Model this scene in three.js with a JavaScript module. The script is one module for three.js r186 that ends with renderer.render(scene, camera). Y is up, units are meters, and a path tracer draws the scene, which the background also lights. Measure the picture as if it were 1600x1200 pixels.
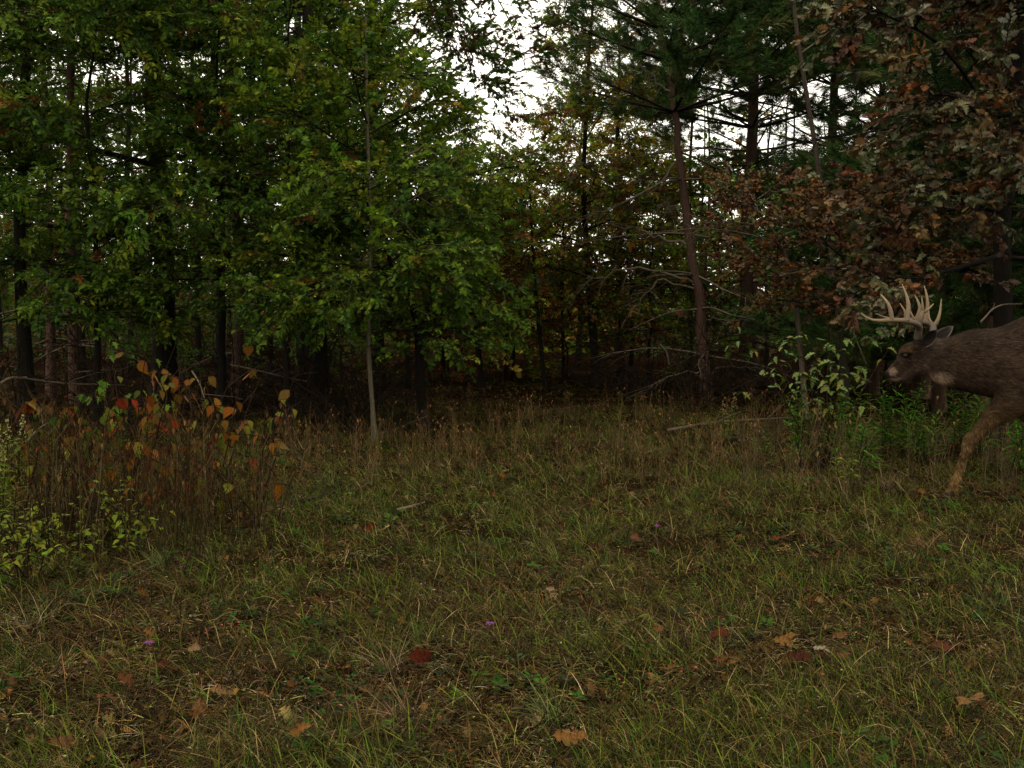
import * as THREE from 'three';
import { mergeGeometries } from 'three/addons/utils/BufferGeometryUtils.js';
import { createNoise2D, createNoise3D } from 'simplex-noise';

// ---------------------------------------------------------------- camera, sky, sun, exposure
const scene = new THREE.Scene();
const F = 1716;                                   // focal length in pixels of the 1600 x 1200 photograph
const PITCH = -Math.atan(100 / F);
const camera = new THREE.PerspectiveCamera(2 * Math.atan(600 / F) * 180 / Math.PI, 4 / 3, 0.05, 600);
camera.position.set(0, 1.0, 0);
camera.rotation.set(PITCH, 0, 0);
camera.updateMatrixWorld(true);

const renderer = new THREE.WebGLRenderer({ antialias: true });
renderer.toneMapping = THREE.LinearToneMapping;
renderer.toneMappingExposure = 1.12;
renderer.shadowMap.enabled = true;

{ // overcast sky: even round the horizon, brighter overhead, soft cloud mottling
  const W = 256, H = 128, d = new Float32Array(W * H * 4), n3 = createNoise3D(mulberry(5));
  for (let y = 0; y < H; y++) for (let x = 0; x < W; x++) {
    const el = ((y + 0.5) / H - 0.5) * Math.PI, az = (x + 0.5) / W * 2 * Math.PI;
    const s = Math.sin(el), cx = Math.cos(az) * Math.cos(el), cz = Math.sin(az) * Math.cos(el);
    const m = 1 + 0.07 * n3(cx * 2, s * 4, cz * 2) + 0.04 * n3(cx * 6, s * 10, cz * 6);
    const L = el < 0 ? 0.3 : (1.75 + 1.1 * s) * m;
    const o = (y * W + x) * 4;
    d[o] = L * 1.0; d[o + 1] = L * 0.955; d[o + 2] = L * 0.83; d[o + 3] = 1;
  }
  const sky = new THREE.DataTexture(d, W, H, THREE.RGBAFormat, THREE.FloatType);
  sky.mapping = THREE.EquirectangularReflectionMapping; sky.wrapS = THREE.RepeatWrapping;
  sky.magFilter = sky.minFilter = THREE.LinearFilter; sky.needsUpdate = true;
  scene.background = sky; scene.environment = sky;
}
const sun = new THREE.DirectionalLight(new THREE.Color(1, 0.96, 0.9), 0.5);
sun.position.set(-14, 30, 16); sun.target.position.set(0, 0, -10);
sun.castShadow = true; sun.shadow.radius = 40; sun.shadow.mapSize.set(2048, 2048);
Object.assign(sun.shadow.camera, { left: -40, right: 40, top: 40, bottom: -40, near: 1, far: 120 });
scene.add(sun, sun.target);

// ---------------------------------------------------------------- helpers
function mulberry(a) { return () => { a = (a + 0x6d2b79f5) | 0; let t = Math.imul(a ^ (a >>> 15), 1 | a); t = (t + Math.imul(t ^ (t >>> 7), 61 | t)) ^ t; return ((t ^ (t >>> 14)) >>> 0) / 4294967296; }; }
let rng = mulberry(11);
const R = (a = 1, b) => (b === undefined ? rng() * a : a + (b - a) * rng());
const J = (a) => (rng() * 2 - 1) * a;
const pick = (a) => a[Math.floor(rng() * a.length) % a.length];
const V = (x, y, z) => new THREE.Vector3(x, y, z);
const lerp = (a, b, t) => a + (b - a) * t, clamp = (x, a, b) => Math.min(b, Math.max(a, x));
const smooth = (a, b, x) => { const t = clamp((x - a) / (b - a), 0, 1); return t * t * (3 - 2 * t); };
const n2 = createNoise2D(mulberry(21)), n3 = createNoise3D(mulberry(22));
const gh = (x, z) => { const far = smooth(-7, -16, z); return 0.035 * n2(x * 0.35, z * 0.35) + 0.012 * n2(x * 1.7 + 9, z * 1.7) + far * 0.04 * n2(x * .2 + 40, z * .2); };
// a photograph pixel at a depth (metres along the view axis) -> world point; and where its ray meets the ground
const ex = V(1, 0, 0), ey = V(0, 1, 0).applyEuler(camera.rotation), ez = V(0, 0, 1).applyEuler(camera.rotation);
const at = (px, py, d) => V(0, 1, 0).addScaledVector(ex, (px - 800) / F * d).addScaledVector(ey, (600 - py) / F * d).addScaledVector(ez, -d);
function gp(px, py) {
  const dir = at(px, py, 1).sub(camera.position);
  let p = camera.position.clone().addScaledVector(dir, -1 / dir.y);
  for (let i = 0; i < 4; i++) p = camera.position.clone().addScaledVector(dir, (gh(p.x, p.z) - 1) / dir.y);
  return p;
}
const atX = (px, d) => (px - 800) / F * d;         // world x of a picture column at distance d
function proj(p) { const q = p.clone().sub(camera.position); const d = -q.dot(ez); return [800 + q.dot(ex) / d * F, 600 - q.dot(ey) / d * F, d]; }

const taken = {};
function numbered(n) { const k = taken[n] = (taken[n] ?? -1) + 1; return k ? n + '_' + String(k).padStart(3, '0') : n; }
function tag(o, label, category, group, kind) {
  if (label) o.userData.label = label; if (category) o.userData.category = category;
  if (group) o.userData.group = group; if (kind) o.userData.kind = kind; return o;
}
function base(name, x, y, z) { const g = new THREE.Group(); g.name = numbered(name); g.position.set(x, y, z); scene.add(g); return g; }
function mesh(name, geo, mat, parent) {
  const m = new THREE.Mesh(geo, mat); m.name = parent === scene ? numbered(name) : name; m.castShadow = m.receiveShadow = true; parent.add(m); return m;
}
function instances(name, geo, mat, list, parent) {   // list of [Matrix4, Color]
  const m = new THREE.InstancedMesh(geo, mat, list.length); m.name = parent === scene ? numbered(name) : name;
  list.forEach(([mx, c], i) => { m.setMatrixAt(i, mx); m.setColorAt(i, c); });
  m.castShadow = m.receiveShadow = true; m.userData.kind = 'stuff'; parent.add(m); return m;
}
class GB {                                          // geometry builder: triangles with uv in metres and vertex colours
  constructor() { this.p = []; this.u = []; this.c = []; this.i = []; }
  v(p, u = 0, w = 0, c = [1, 1, 1]) { this.p.push(p.x, p.y, p.z); this.u.push(u, w); this.c.push(c[0], c[1], c[2]); return this.p.length / 3 - 1; }
  tri(a, b, c) { this.i.push(a, b, c); }
  quad(a, b, c, d) { this.i.push(a, b, c, a, c, d); }
  tube(pts, rad, sides = 6, col = [1, 1, 1], rough = 0, cap = true) {
    let up = Math.abs(pts[1].clone().sub(pts[0]).normalize().y) > 0.9 ? V(1, 0, 0) : V(0, 1, 0), len = 0, prev = -1;
    for (let k = 0; k < pts.length; k++) {
      const t = pts[Math.min(k + 1, pts.length - 1)].clone().sub(pts[Math.max(k - 1, 0)]).normalize();
      const s = t.clone().cross(up).normalize(); up = s.clone().cross(t).normalize();
      if (k) len += pts[k].distanceTo(pts[k - 1]);
      const start = this.p.length / 3, c = typeof col === 'function' ? col(k / (pts.length - 1)) : col;
      for (let j = 0; j <= sides; j++) {
        const a = j / sides * 2 * Math.PI, rr = rad[k] * (1 + (rough && j < sides ? rough * n3(Math.cos(a) * 1.7, Math.sin(a) * 1.7, len * 4 + pts[0].x * 3) : rough ? rough * n3(1.7, 0, len * 4 + pts[0].x * 3) : 0));
        this.v(pts[k].clone().addScaledVector(s, Math.cos(a) * rr).addScaledVector(up, Math.sin(a) * rr), j / sides * Math.max(0.1, 2 * Math.PI * rad[0]), len, c);
      }
      if (prev >= 0) for (let j = 0; j < sides; j++) this.quad(prev + j, prev + j + 1, start + j + 1, start + j);
      prev = start;
    }
    if (cap) { const e = pts.length - 1, m = this.v(pts[e], 0, len, typeof col === 'function' ? col(1) : col); for (let j = 0; j < sides; j++) this.tri(prev + j, prev + j + 1, m); }
    return this;
  }
  add(gb, mx) { const o = this.p.length / 3, q = V(); for (let k = 0; k < gb.p.length; k += 3) { q.set(gb.p[k], gb.p[k + 1], gb.p[k + 2]).applyMatrix4(mx); this.p.push(q.x, q.y, q.z); } this.u.push(...gb.u); this.c.push(...gb.c); for (const t of gb.i) this.i.push(t + o); return this; }
  build() {
    const g = new THREE.BufferGeometry();
    g.setAttribute('position', new THREE.Float32BufferAttribute(this.p, 3)); g.setAttribute('uv', new THREE.Float32BufferAttribute(this.u, 2));
    g.setAttribute('color', new THREE.Float32BufferAttribute(this.c, 3)); g.setIndex(this.i); g.computeVertexNormals(); return g;
  }
}
function spline(pts, n) { const c = new THREE.CatmullRomCurve3(pts, false, 'catmullrom', 0.5); return c.getPoints(n); }
function frame(pos, fwd, up, s = 1, sy = s) {       // matrix: local x along fwd, y near up
  const x = fwd.clone().normalize(), z = x.clone().cross(up).normalize(); if (z.lengthSq() < 0.5) z.set(0, 0, 1);
  const y = z.clone().cross(x).normalize();
  return new THREE.Matrix4().makeBasis(x.multiplyScalar(s), y.multiplyScalar(sy), z.multiplyScalar(s)).setPosition(pos);
}
const rgb = (a, k = 1) => new THREE.Color().setRGB(a[0] * k, a[1] * k, a[2] * k);
const mixc = (a, b, t) => [lerp(a[0], b[0], t), lerp(a[1], b[1], t), lerp(a[2], b[2], t)];

// ---------------------------------------------------------------- textures and materials
function tex(w, h, f, srgb = false) {               // f(u, v) -> [r, g, b] in 0..1, tiling is up to f
  const d = new Uint8Array(w * h * 4);
  for (let y = 0; y < h; y++) for (let x = 0; x < w; x++) { const c = f(x / w, y / h), o = (y * w + x) * 4; d[o] = clamp(c[0], 0, 1) * 255; d[o + 1] = clamp(c[1], 0, 1) * 255; d[o + 2] = clamp(c[2], 0, 1) * 255; d[o + 3] = 255; }
  const t = new THREE.DataTexture(d, w, h); t.wrapS = t.wrapT = THREE.RepeatWrapping; t.magFilter = THREE.LinearFilter; t.minFilter = THREE.LinearFilter; if (srgb) t.colorSpace = THREE.SRGBColorSpace; t.needsUpdate = true; return t;
}
// noise that tiles on the unit square
const tn = (u, v, fu, fv, s = 0) => { const a = u * 2 * Math.PI, b = v * 2 * Math.PI; return 0.5 * (n3(Math.cos(a) * fu / 6.28 + s, Math.sin(a) * fu / 6.28, Math.cos(b) * fv / 6.28 + s * 3) + n3(Math.sin(a) * fu / 6.28 + 7, Math.sin(b) * fv / 6.28 + s, Math.cos(a) * fu / 6.28)); };
const barkBump = tex(256, 512, (u, v) => { const r = 0.5 + 0.5 * Math.abs(tn(u, v, 26, 5)) * 2 - 0.35 * Math.abs(tn(u, v, 50, 14, 3)) + 0.15 * tn(u, v, 90, 60, 5); return [r, r, r]; });
const barkMap = tex(256, 512, (u, v) => { const r = 0.72 + 0.28 * tn(u, v, 22, 6, 2) + 0.22 * tn(u, v, 70, 30, 4); return [r, r * (0.98 + .03 * tn(u, v, 6, 6, 9)), r * 0.96]; });
barkBump.repeat.set(2.2, 1.1); barkMap.repeat.set(2.2, 1.1);
const scaleBump = tex(256, 256, (u, v) => { const r = 0.5 + 0.7 * tn(u, v, 18, 9, 8) - 0.4 * Math.abs(tn(u, v, 40, 30, 12)); return [r, r, r]; });
scaleBump.repeat.set(2, 1.4);
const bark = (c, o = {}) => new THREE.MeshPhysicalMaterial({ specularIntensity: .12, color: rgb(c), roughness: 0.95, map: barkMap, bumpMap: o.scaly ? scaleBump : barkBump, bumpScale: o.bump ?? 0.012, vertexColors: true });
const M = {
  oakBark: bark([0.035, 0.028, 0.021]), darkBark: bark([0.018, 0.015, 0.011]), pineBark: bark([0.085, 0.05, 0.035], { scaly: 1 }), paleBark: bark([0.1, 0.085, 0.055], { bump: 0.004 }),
  deadWood: bark([0.12, 0.095, 0.068], { bump: 0.004 }), brownTwig: bark([0.026, 0.016, 0.009], { bump: 0.003 }), pineTwig: bark([0.024, 0.017, 0.011], { bump: 0.004 }),
};
const mottle = tex(256, 256, (u, v) => { const a = .82 + .3 * tn(u, v, 9, 9, 3) + .3 * tn(u, v, 30, 30, 7) + .2 * tn(u, v, 80, 80, 2), spot = tn(u, v, 14, 14, 15) > .42 ? .45 : 1; return [a * (spot < 1 ? .75 : 1), a * spot, a * spot * .9]; });
mottle.repeat.set(7, 7);
const leafM = (c, o = {}) => new THREE.MeshPhysicalMaterial({ map: mottle, color: rgb(c), roughness: o.rough ?? 0.92, transmission: o.tr ?? 0.42, thickness: 0, side: THREE.DoubleSide, vertexColors: true, specularIntensity: o.spec ?? 0.12 });
const L = {
  leaf: leafM([1, 1, 1]),                            // colour comes from the copies
  thin: leafM([1.5, 1.5, 1.3], { tr: .6 }),
  gloss: new THREE.MeshPhysicalMaterial({ map: mottle, specularIntensity: .4, color: rgb([1, 1, 1]), roughness: 0.55, side: THREE.DoubleSide, vertexColors: true }),
  needle: new THREE.MeshPhysicalMaterial({ color: rgb([1, 1, 1]), roughness: 0.8, specularIntensity: .25, side: THREE.DoubleSide, vertexColors: true }),
  grass: new THREE.MeshPhysicalMaterial({ color: rgb([1, 1, 1]), roughness: 0.85, specularIntensity: .15, side: THREE.DoubleSide, vertexColors: true }),
  litter: new THREE.MeshPhysicalMaterial({ map: mottle, specularIntensity: .08, color: rgb([1, 1, 1]), roughness: 0.8, side: THREE.DoubleSide, vertexColors: true }),
};

// ---------------------------------------------------------------- leaves and sprigs
// a leaf lies along +x, its upper side towards +y; stations give half widths, sweep pushes lobe tips forward
function leafGB(len, st, o = {}) {
  const g = new GB(), fold = o.fold ?? 0.25, curl = o.curl ?? 0.15, droop = o.droop ?? 0.25, c = o.c ?? [1, 1, 1], rib = mixc(c, [c[0] * 1.25, c[1] * 1.2, c[2] * 1.1], 1);
  let pm, pl, pr;
  for (const [t, w, sw = 0] of st) {
    const x = t * len, y = -droop * len * t * t + (o.wave ?? 0) * len * Math.sin(t * 9 + (o.ph ?? 0));
    const wl = w * len, lift = fold * wl - curl * wl * wl / len * 2, tw = (o.twist ?? 0) * t * wl;
    const e = mixc(c, o.edge ?? c, Math.min(1, w * 2.5));
    const m = g.v(V(x, y, 0), x, 0, rib), l = g.v(V(x + sw * len, y + lift + tw, -wl), x, -wl, e), r = g.v(V(x + sw * len, y + lift * (o.asym ?? 1) - tw, wl), x, wl, e);
    if (pm !== undefined) { g.quad(pm, m, l, pl); g.quad(pr, r, m, pm); }
    pm = m; pl = l; pr = r;
  }
  return g;
}
const OAK = [[0, 0.012], [0.1, 0.014], [0.15, 0.05], [0.2, 0.16, 0.0], [0.235, 0.18, 0.04], [0.26, 0.13, 0.05], [0.3, 0.06], [0.345, 0.16, 0.0], [0.38, 0.27, 0.03], [0.43, 0.29, 0.07], [0.465, 0.19, 0.06], [0.51, 0.075], [0.555, 0.17, 0.01], [0.6, 0.25, 0.05], [0.64, 0.25, 0.085], [0.67, 0.15, 0.06], [0.71, 0.08], [0.76, 0.14, 0.02], [0.81, 0.16, 0.05], [0.86, 0.1, 0.04], [0.92, 0.075], [0.97, 0.05], [1, 0.0]];
const OAK6 = [[0, 0.01], [0.12, 0.02], [0.2, 0.14, 0.01], [0.27, 0.18, 0.04], [0.33, 0.07], [0.4, 0.22, 0.01], [0.47, 0.27, 0.06], [0.55, 0.08], [0.61, 0.21, 0.02], [0.68, 0.22, 0.06], [0.76, 0.08], [0.84, 0.12, 0.03], [0.92, 0.08], [1, 0]];
const OVAL = [[0, 0.01], [0.12, 0.03], [0.25, 0.17], [0.42, 0.24], [0.62, 0.21], [0.82, 0.1], [1, 0]];
const BROAD = [[0, 0.01], [0.08, 0.02], [0.2, 0.22], [0.36, 0.32], [0.55, 0.31], [0.74, 0.2], [0.9, 0.07], [1, 0]];
const MAPLE = [[0, 0.01], [0.16, 0.015], [0.22, 0.26, -0.05], [0.36, 0.2], [0.46, 0.46, 0.12], [0.52, 0.2], [0.68, 0.17, 0.03], [0.76, 0.2, 0.05], [0.8, 0.09], [1, 0]];
const LANCE = [[0, 0.01], [0.2, 0.07], [0.45, 0.09], [0.75, 0.06], [1, 0]];
function sprigGB(o) {                                // a twig with leaves, along +x
  const g = new GB(), n = o.n, len = o.len, tw = o.twig ?? [0.35, 0.25, 0.18]; g.leaves = []; g.twig = new GB().tube([V(0, 0, 0), V(len * .5, len * .03, 0), V(len, -len * .05, 0)], [0.004, 0.003, 0.0015], 3, tw, 0, false).build();
  g.tube([V(0, 0, 0), V(len * .5, len * .05, J(.02)), V(len, -len * .05, 0)], [0.004, 0.003, 0.0015], 3, tw, 0, false);
  for (let k = 0; k < n; k++) {
    const t = 0.15 + 0.85 * (k + R(.6)) / n, side = k % 2 ? 1 : -1, end = k >= n - 3;
    const az = end ? J(0.9) : side * R(0.5, 1.4), el = J(0.6) - (o.hang ?? 0.02), roll = J(o.roll ?? 0.7);
    const l = o.leaf * R(0.5, 1.25), v = R(0.35, 1.4), wm = R(-.1, .25);
    const c = [v * (1 + wm), v, v * (1 - wm * .5)];
    const lf = leafGB(l, o.shape, { c, fold: R(0.05, 0.5), droop: R(-.25, 0.45), twist: J(0.5), curl: R(.3), asym: R(.5, 1.2) });
    const f = V(Math.cos(az) * Math.cos(el), Math.sin(el), Math.sin(az) * Math.cos(el)), up = V(J(.35), 1, J(.35)).applyAxisAngle(f, roll);
    const mx = frame(V(t * len, 0, 0), f, up); g.add(lf, mx); g.leaves.push([mx, l, o.shape]);
  }
  const b = g.build(); b.userData = { leaves: g.leaves, twig: g.twig, shape: o.shape }; return b;
}
function needleGB(n, shoot, nl, w = 0.0028) {        // a pine shoot bristling with needles
  const g = new GB(); g.tube([V(0, 0, 0), V(shoot, 0.01, 0)], [0.004, 0.003], 3, [.5, .35, .25], 0, false);
  for (let k = 0; k < n; k++) {
    const t = shoot * (0.1 + 0.9 * R()), a = R(6.283), sp = R(0.35, 1.0), l = nl * R(0.75, 1.1);
    const d = V(Math.cos(sp), Math.sin(sp) * Math.sin(a), Math.sin(sp) * Math.cos(a)), b = V(t, 0, 0), s = d.clone().cross(V(J(1), J(1), J(1))).normalize().multiplyScalar(w / 2), v = R(.4, 1.5);
    const e = b.clone().addScaledVector(d, l).add(V(0, -l * .12, 0)), m = b.clone().addScaledVector(d, l * .55);
    const i0 = g.v(b.clone().add(s), 0, 0, [v, v, v]), i1 = g.v(b.clone().sub(s), 0, 0, [v, v, v]), i2 = g.v(m.clone().add(s), 0, 0, [v, v, v]), i3 = g.v(m.clone().sub(s), 0, 0, [v, v, v]), i4 = g.v(e, 0, 0, [v * 1.1, v * 1.1, v]);
    g.quad(i0, i1, i3, i2); g.tri(i2, i3, i4);
  }
  return g;
}
rng = mulberry(101);
const SPRIG = {
  oak: [0, 1, 2].map(() => sprigGB({ n: 20, len: 0.28, leaf: 0.064, shape: OAK6, roll: .9 })),
  bigOak: [0, 1, 2].map(() => sprigGB({ n: 18, len: 0.24, leaf: 0.07, shape: OAK, roll: 1.9 })),
  maple: [0, 1].map(() => sprigGB({ n: 20, len: 0.28, leaf: 0.056, shape: MAPLE, roll: .6 })),
  aspen: [0, 1].map(() => sprigGB({ n: 22, len: 0.28, leaf: 0.045, shape: BROAD, roll: 1.2 })),
  far: [0, 1].map(() => sprigGB({ n: 15, len: 0.55, leaf: 0.14, shape: OVAL, roll: 1 })),
  pine: [0, 1].map(() => needleGB(80, 0.17, 0.11, .0042).build()),
};

// ---------------------------------------------------------------- colours of foliage (linear, real-world)
const GREEN = [[0.05, 0.112, 0.01], [0.064, 0.13, 0.012], [0.036, 0.088, 0.01], [0.08, 0.14, 0.014]];
const YGREEN = [[0.12, 0.19, 0.012], [0.1, 0.175, 0.011], [0.145, 0.19, 0.016], [0.075, 0.15, 0.01]];
const GREYGREEN = [[0.065, 0.075, 0.034], [0.08, 0.085, 0.045], [0.045, 0.055, 0.02], [0.1, 0.1, 0.06]];
const BRONZE = [[0.055, 0.03, 0.01], [0.075, 0.042, 0.013], [0.04, 0.021, 0.008], [0.045, 0.045, 0.014], [0.058, 0.023, 0.009], [0.1, 0.068, 0.028]];
const RUST = [[0.12, 0.046, 0.012], [0.095, 0.036, 0.011], [0.085, 0.055, 0.014], [0.14, 0.075, 0.018]];
const REDS = [[0.1, 0.022, 0.01], [0.12, 0.035, 0.012], [0.075, 0.022, 0.01], [0.09, 0.05, 0.014]];
const GOLD = [[0.24, 0.17, 0.02], [0.2, 0.16, 0.02], [0.16, 0.16, 0.018], [0.2, 0.1, 0.016]];
const PINE = [[0.03, 0.07, 0.012], [0.042, 0.085, 0.015], [0.024, 0.054, 0.011], [0.07, 0.075, 0.02]];
const mixed = (...parts) => () => { let s = R(); for (const [w, p] of parts) { if ((s -= w) < 0) return rgb(pick(p), R(0.8, 1.2)); } return rgb(pick(parts[0][1])); };

// ---------------------------------------------------------------- ground
{
  const xs = [], zs = [];
  for (let a = -1; a <= 1.0001; a += 1 / 90) { const s = Math.sign(a) * Math.pow(Math.abs(a), 3.2); xs.push(s * 220 + a * 12); }
  for (let a = 0; a <= 1.0001; a += 1 / 150) zs.push(14 - 26 * a - 260 * Math.pow(a, 5) - (a < .5 ? 0 : 0));
  for (let a = 1; a <= 8; a++) zs.unshift(14 + a * a * 3.4);
  const g = new GB();
  for (const z of zs) for (const x of xs) {
    const a = n2(x * .5, z * .5), b = n2(x * 2.1 + 5, z * 2.1), wood = smooth(-8.5, -11.5, z + 1.2 * n2(x * .4 + 3, 2));
    let c = mixc([0.014, 0.009, 0.004], [0.018, 0.011, 0.005], clamp(.5 + a * .7, 0, 1)); c = mixc(c, [0.012, 0.013, 0.004], clamp(b * .6, 0, 1)); c = mixc(c, [0.014, 0.008, 0.004], wood);
    g.v(V(x, gh(x, z), z), x, z, c);
  }
  for (let j = 0; j < zs.length - 1; j++) for (let i = 0; i < xs.length - 1; i++) { const o = j * xs.length + i; g.quad(o, o + xs.length, o + xs.length + 1, o + 1); }
  const geo = g.build(); { const ny = geo.attributes.normal; if (ny.getY(5000) < 0) { const ix = geo.index.array; for (let k = 0; k < ix.length; k += 3) { const t = ix[k]; ix[k] = ix[k + 1]; ix[k + 1] = t; } geo.computeVertexNormals(); } }
  const soil = tex(512, 512, (u, v) => { const r = .7 + .28 * tn(u, v, 60, 60, 1) + .3 * tn(u, v, 160, 160, 6) + .12 * tn(u, v, 14, 14, 4); return [r, r * .96, r * .9]; }), soilB = tex(512, 512, (u, v) => { const r = .5 + .3 * tn(u, v, 50, 50, 11) + .3 * tn(u, v, 150, 150, 13); return [r, r, r]; });
  soil.repeat.set(1.1, 1.1); soilB.repeat.set(1.1, 1.1);
  const m = mesh('ground', geo, new THREE.MeshPhysicalMaterial({ specularIntensity: 0, map: soil, bumpMap: soilB, bumpScale: 0.02, roughness: 1, vertexColors: true }), scene);
  tag(m, 'earth floor of the clearing and wood under grass, leaves and needles', null, null, 'structure'); delete m.userData.category;
}

// ---------------------------------------------------------------- trees
function path(start, az, el, len, n, bend, wob) {
  const pts = [start.clone()]; let p = start.clone();
  for (let k = 0; k < n; k++) {
    el += bend / n + J(wob * .6); az += J(wob);
    p = p.clone().add(V(Math.cos(az) * Math.cos(el), Math.sin(el), Math.sin(az) * Math.cos(el)).multiplyScalar(len / n)); pts.push(p);
  }
  return pts;
}
const taper = (n, r0, r1, pw = 1) => Array.from({ length: n + 1 }, (_, k) => lerp(r0, r1, Math.pow(k / n, pw)));
const along = (pts, t) => { const f = clamp(t, 0, .9999) * (pts.length - 1), i = Math.floor(f); return pts[i].clone().lerp(pts[i + 1], f - i); };
const dirAt = (pts, t) => { const i = Math.min(pts.length - 2, Math.floor(t * (pts.length - 1))); return pts[i + 1].clone().sub(pts[i]).normalize(); };
// keep the lane of open sky above the path clear, as the photograph shows it
const inGap = (p) => { const [u, v] = proj(p); if (v > 262 || v < -250) return false; const c = lerp(742, 764, smooth(40, 160, v)), w = v > 215 ? 20 : lerp(125, 40, smooth(30, 200, v)); return Math.abs(u - c + 14 * n2(v * .02, 5)) < w + 16 * n2(u * .03, v * .03); };

// single leaves share a few geometries per shape and a few tinted materials
const leafGeo = new Map(), leafMat = new Map();
function singleLeaf(parent, mx, l, sh, color, mat, name = 'leaf') {
  if (!leafGeo.has(sh)) leafGeo.set(sh, [0, 1, 2, 3, 4].map((k) => leafGB(0.1, sh, { fold: .1 + .17 * k, droop: .16 * k - .05, twist: (k - 2) * .3, curl: .1 * k, wave: .012, ph: k * 2, asym: .4 + .25 * k, c: [.85 + .08 * k, .9 + .05 * k, 1 - .04 * k] }).build()));
  const q = [color.r, color.g, color.b].map((c) => Math.exp(Math.round(Math.log(c) * 3.5) / 3.5)), key = mat.uuid + q.map((c) => c.toFixed(4)).join();
  if (!leafMat.has(key)) { const m = mat.clone(); m.color.setRGB(...q); leafMat.set(key, m); }
  const m = mesh(name, pick(leafGeo.get(sh)), leafMat.get(key), parent); m.applyMatrix4(mx); m.scale.multiplyScalar(l / 0.1); return m;
}
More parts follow.
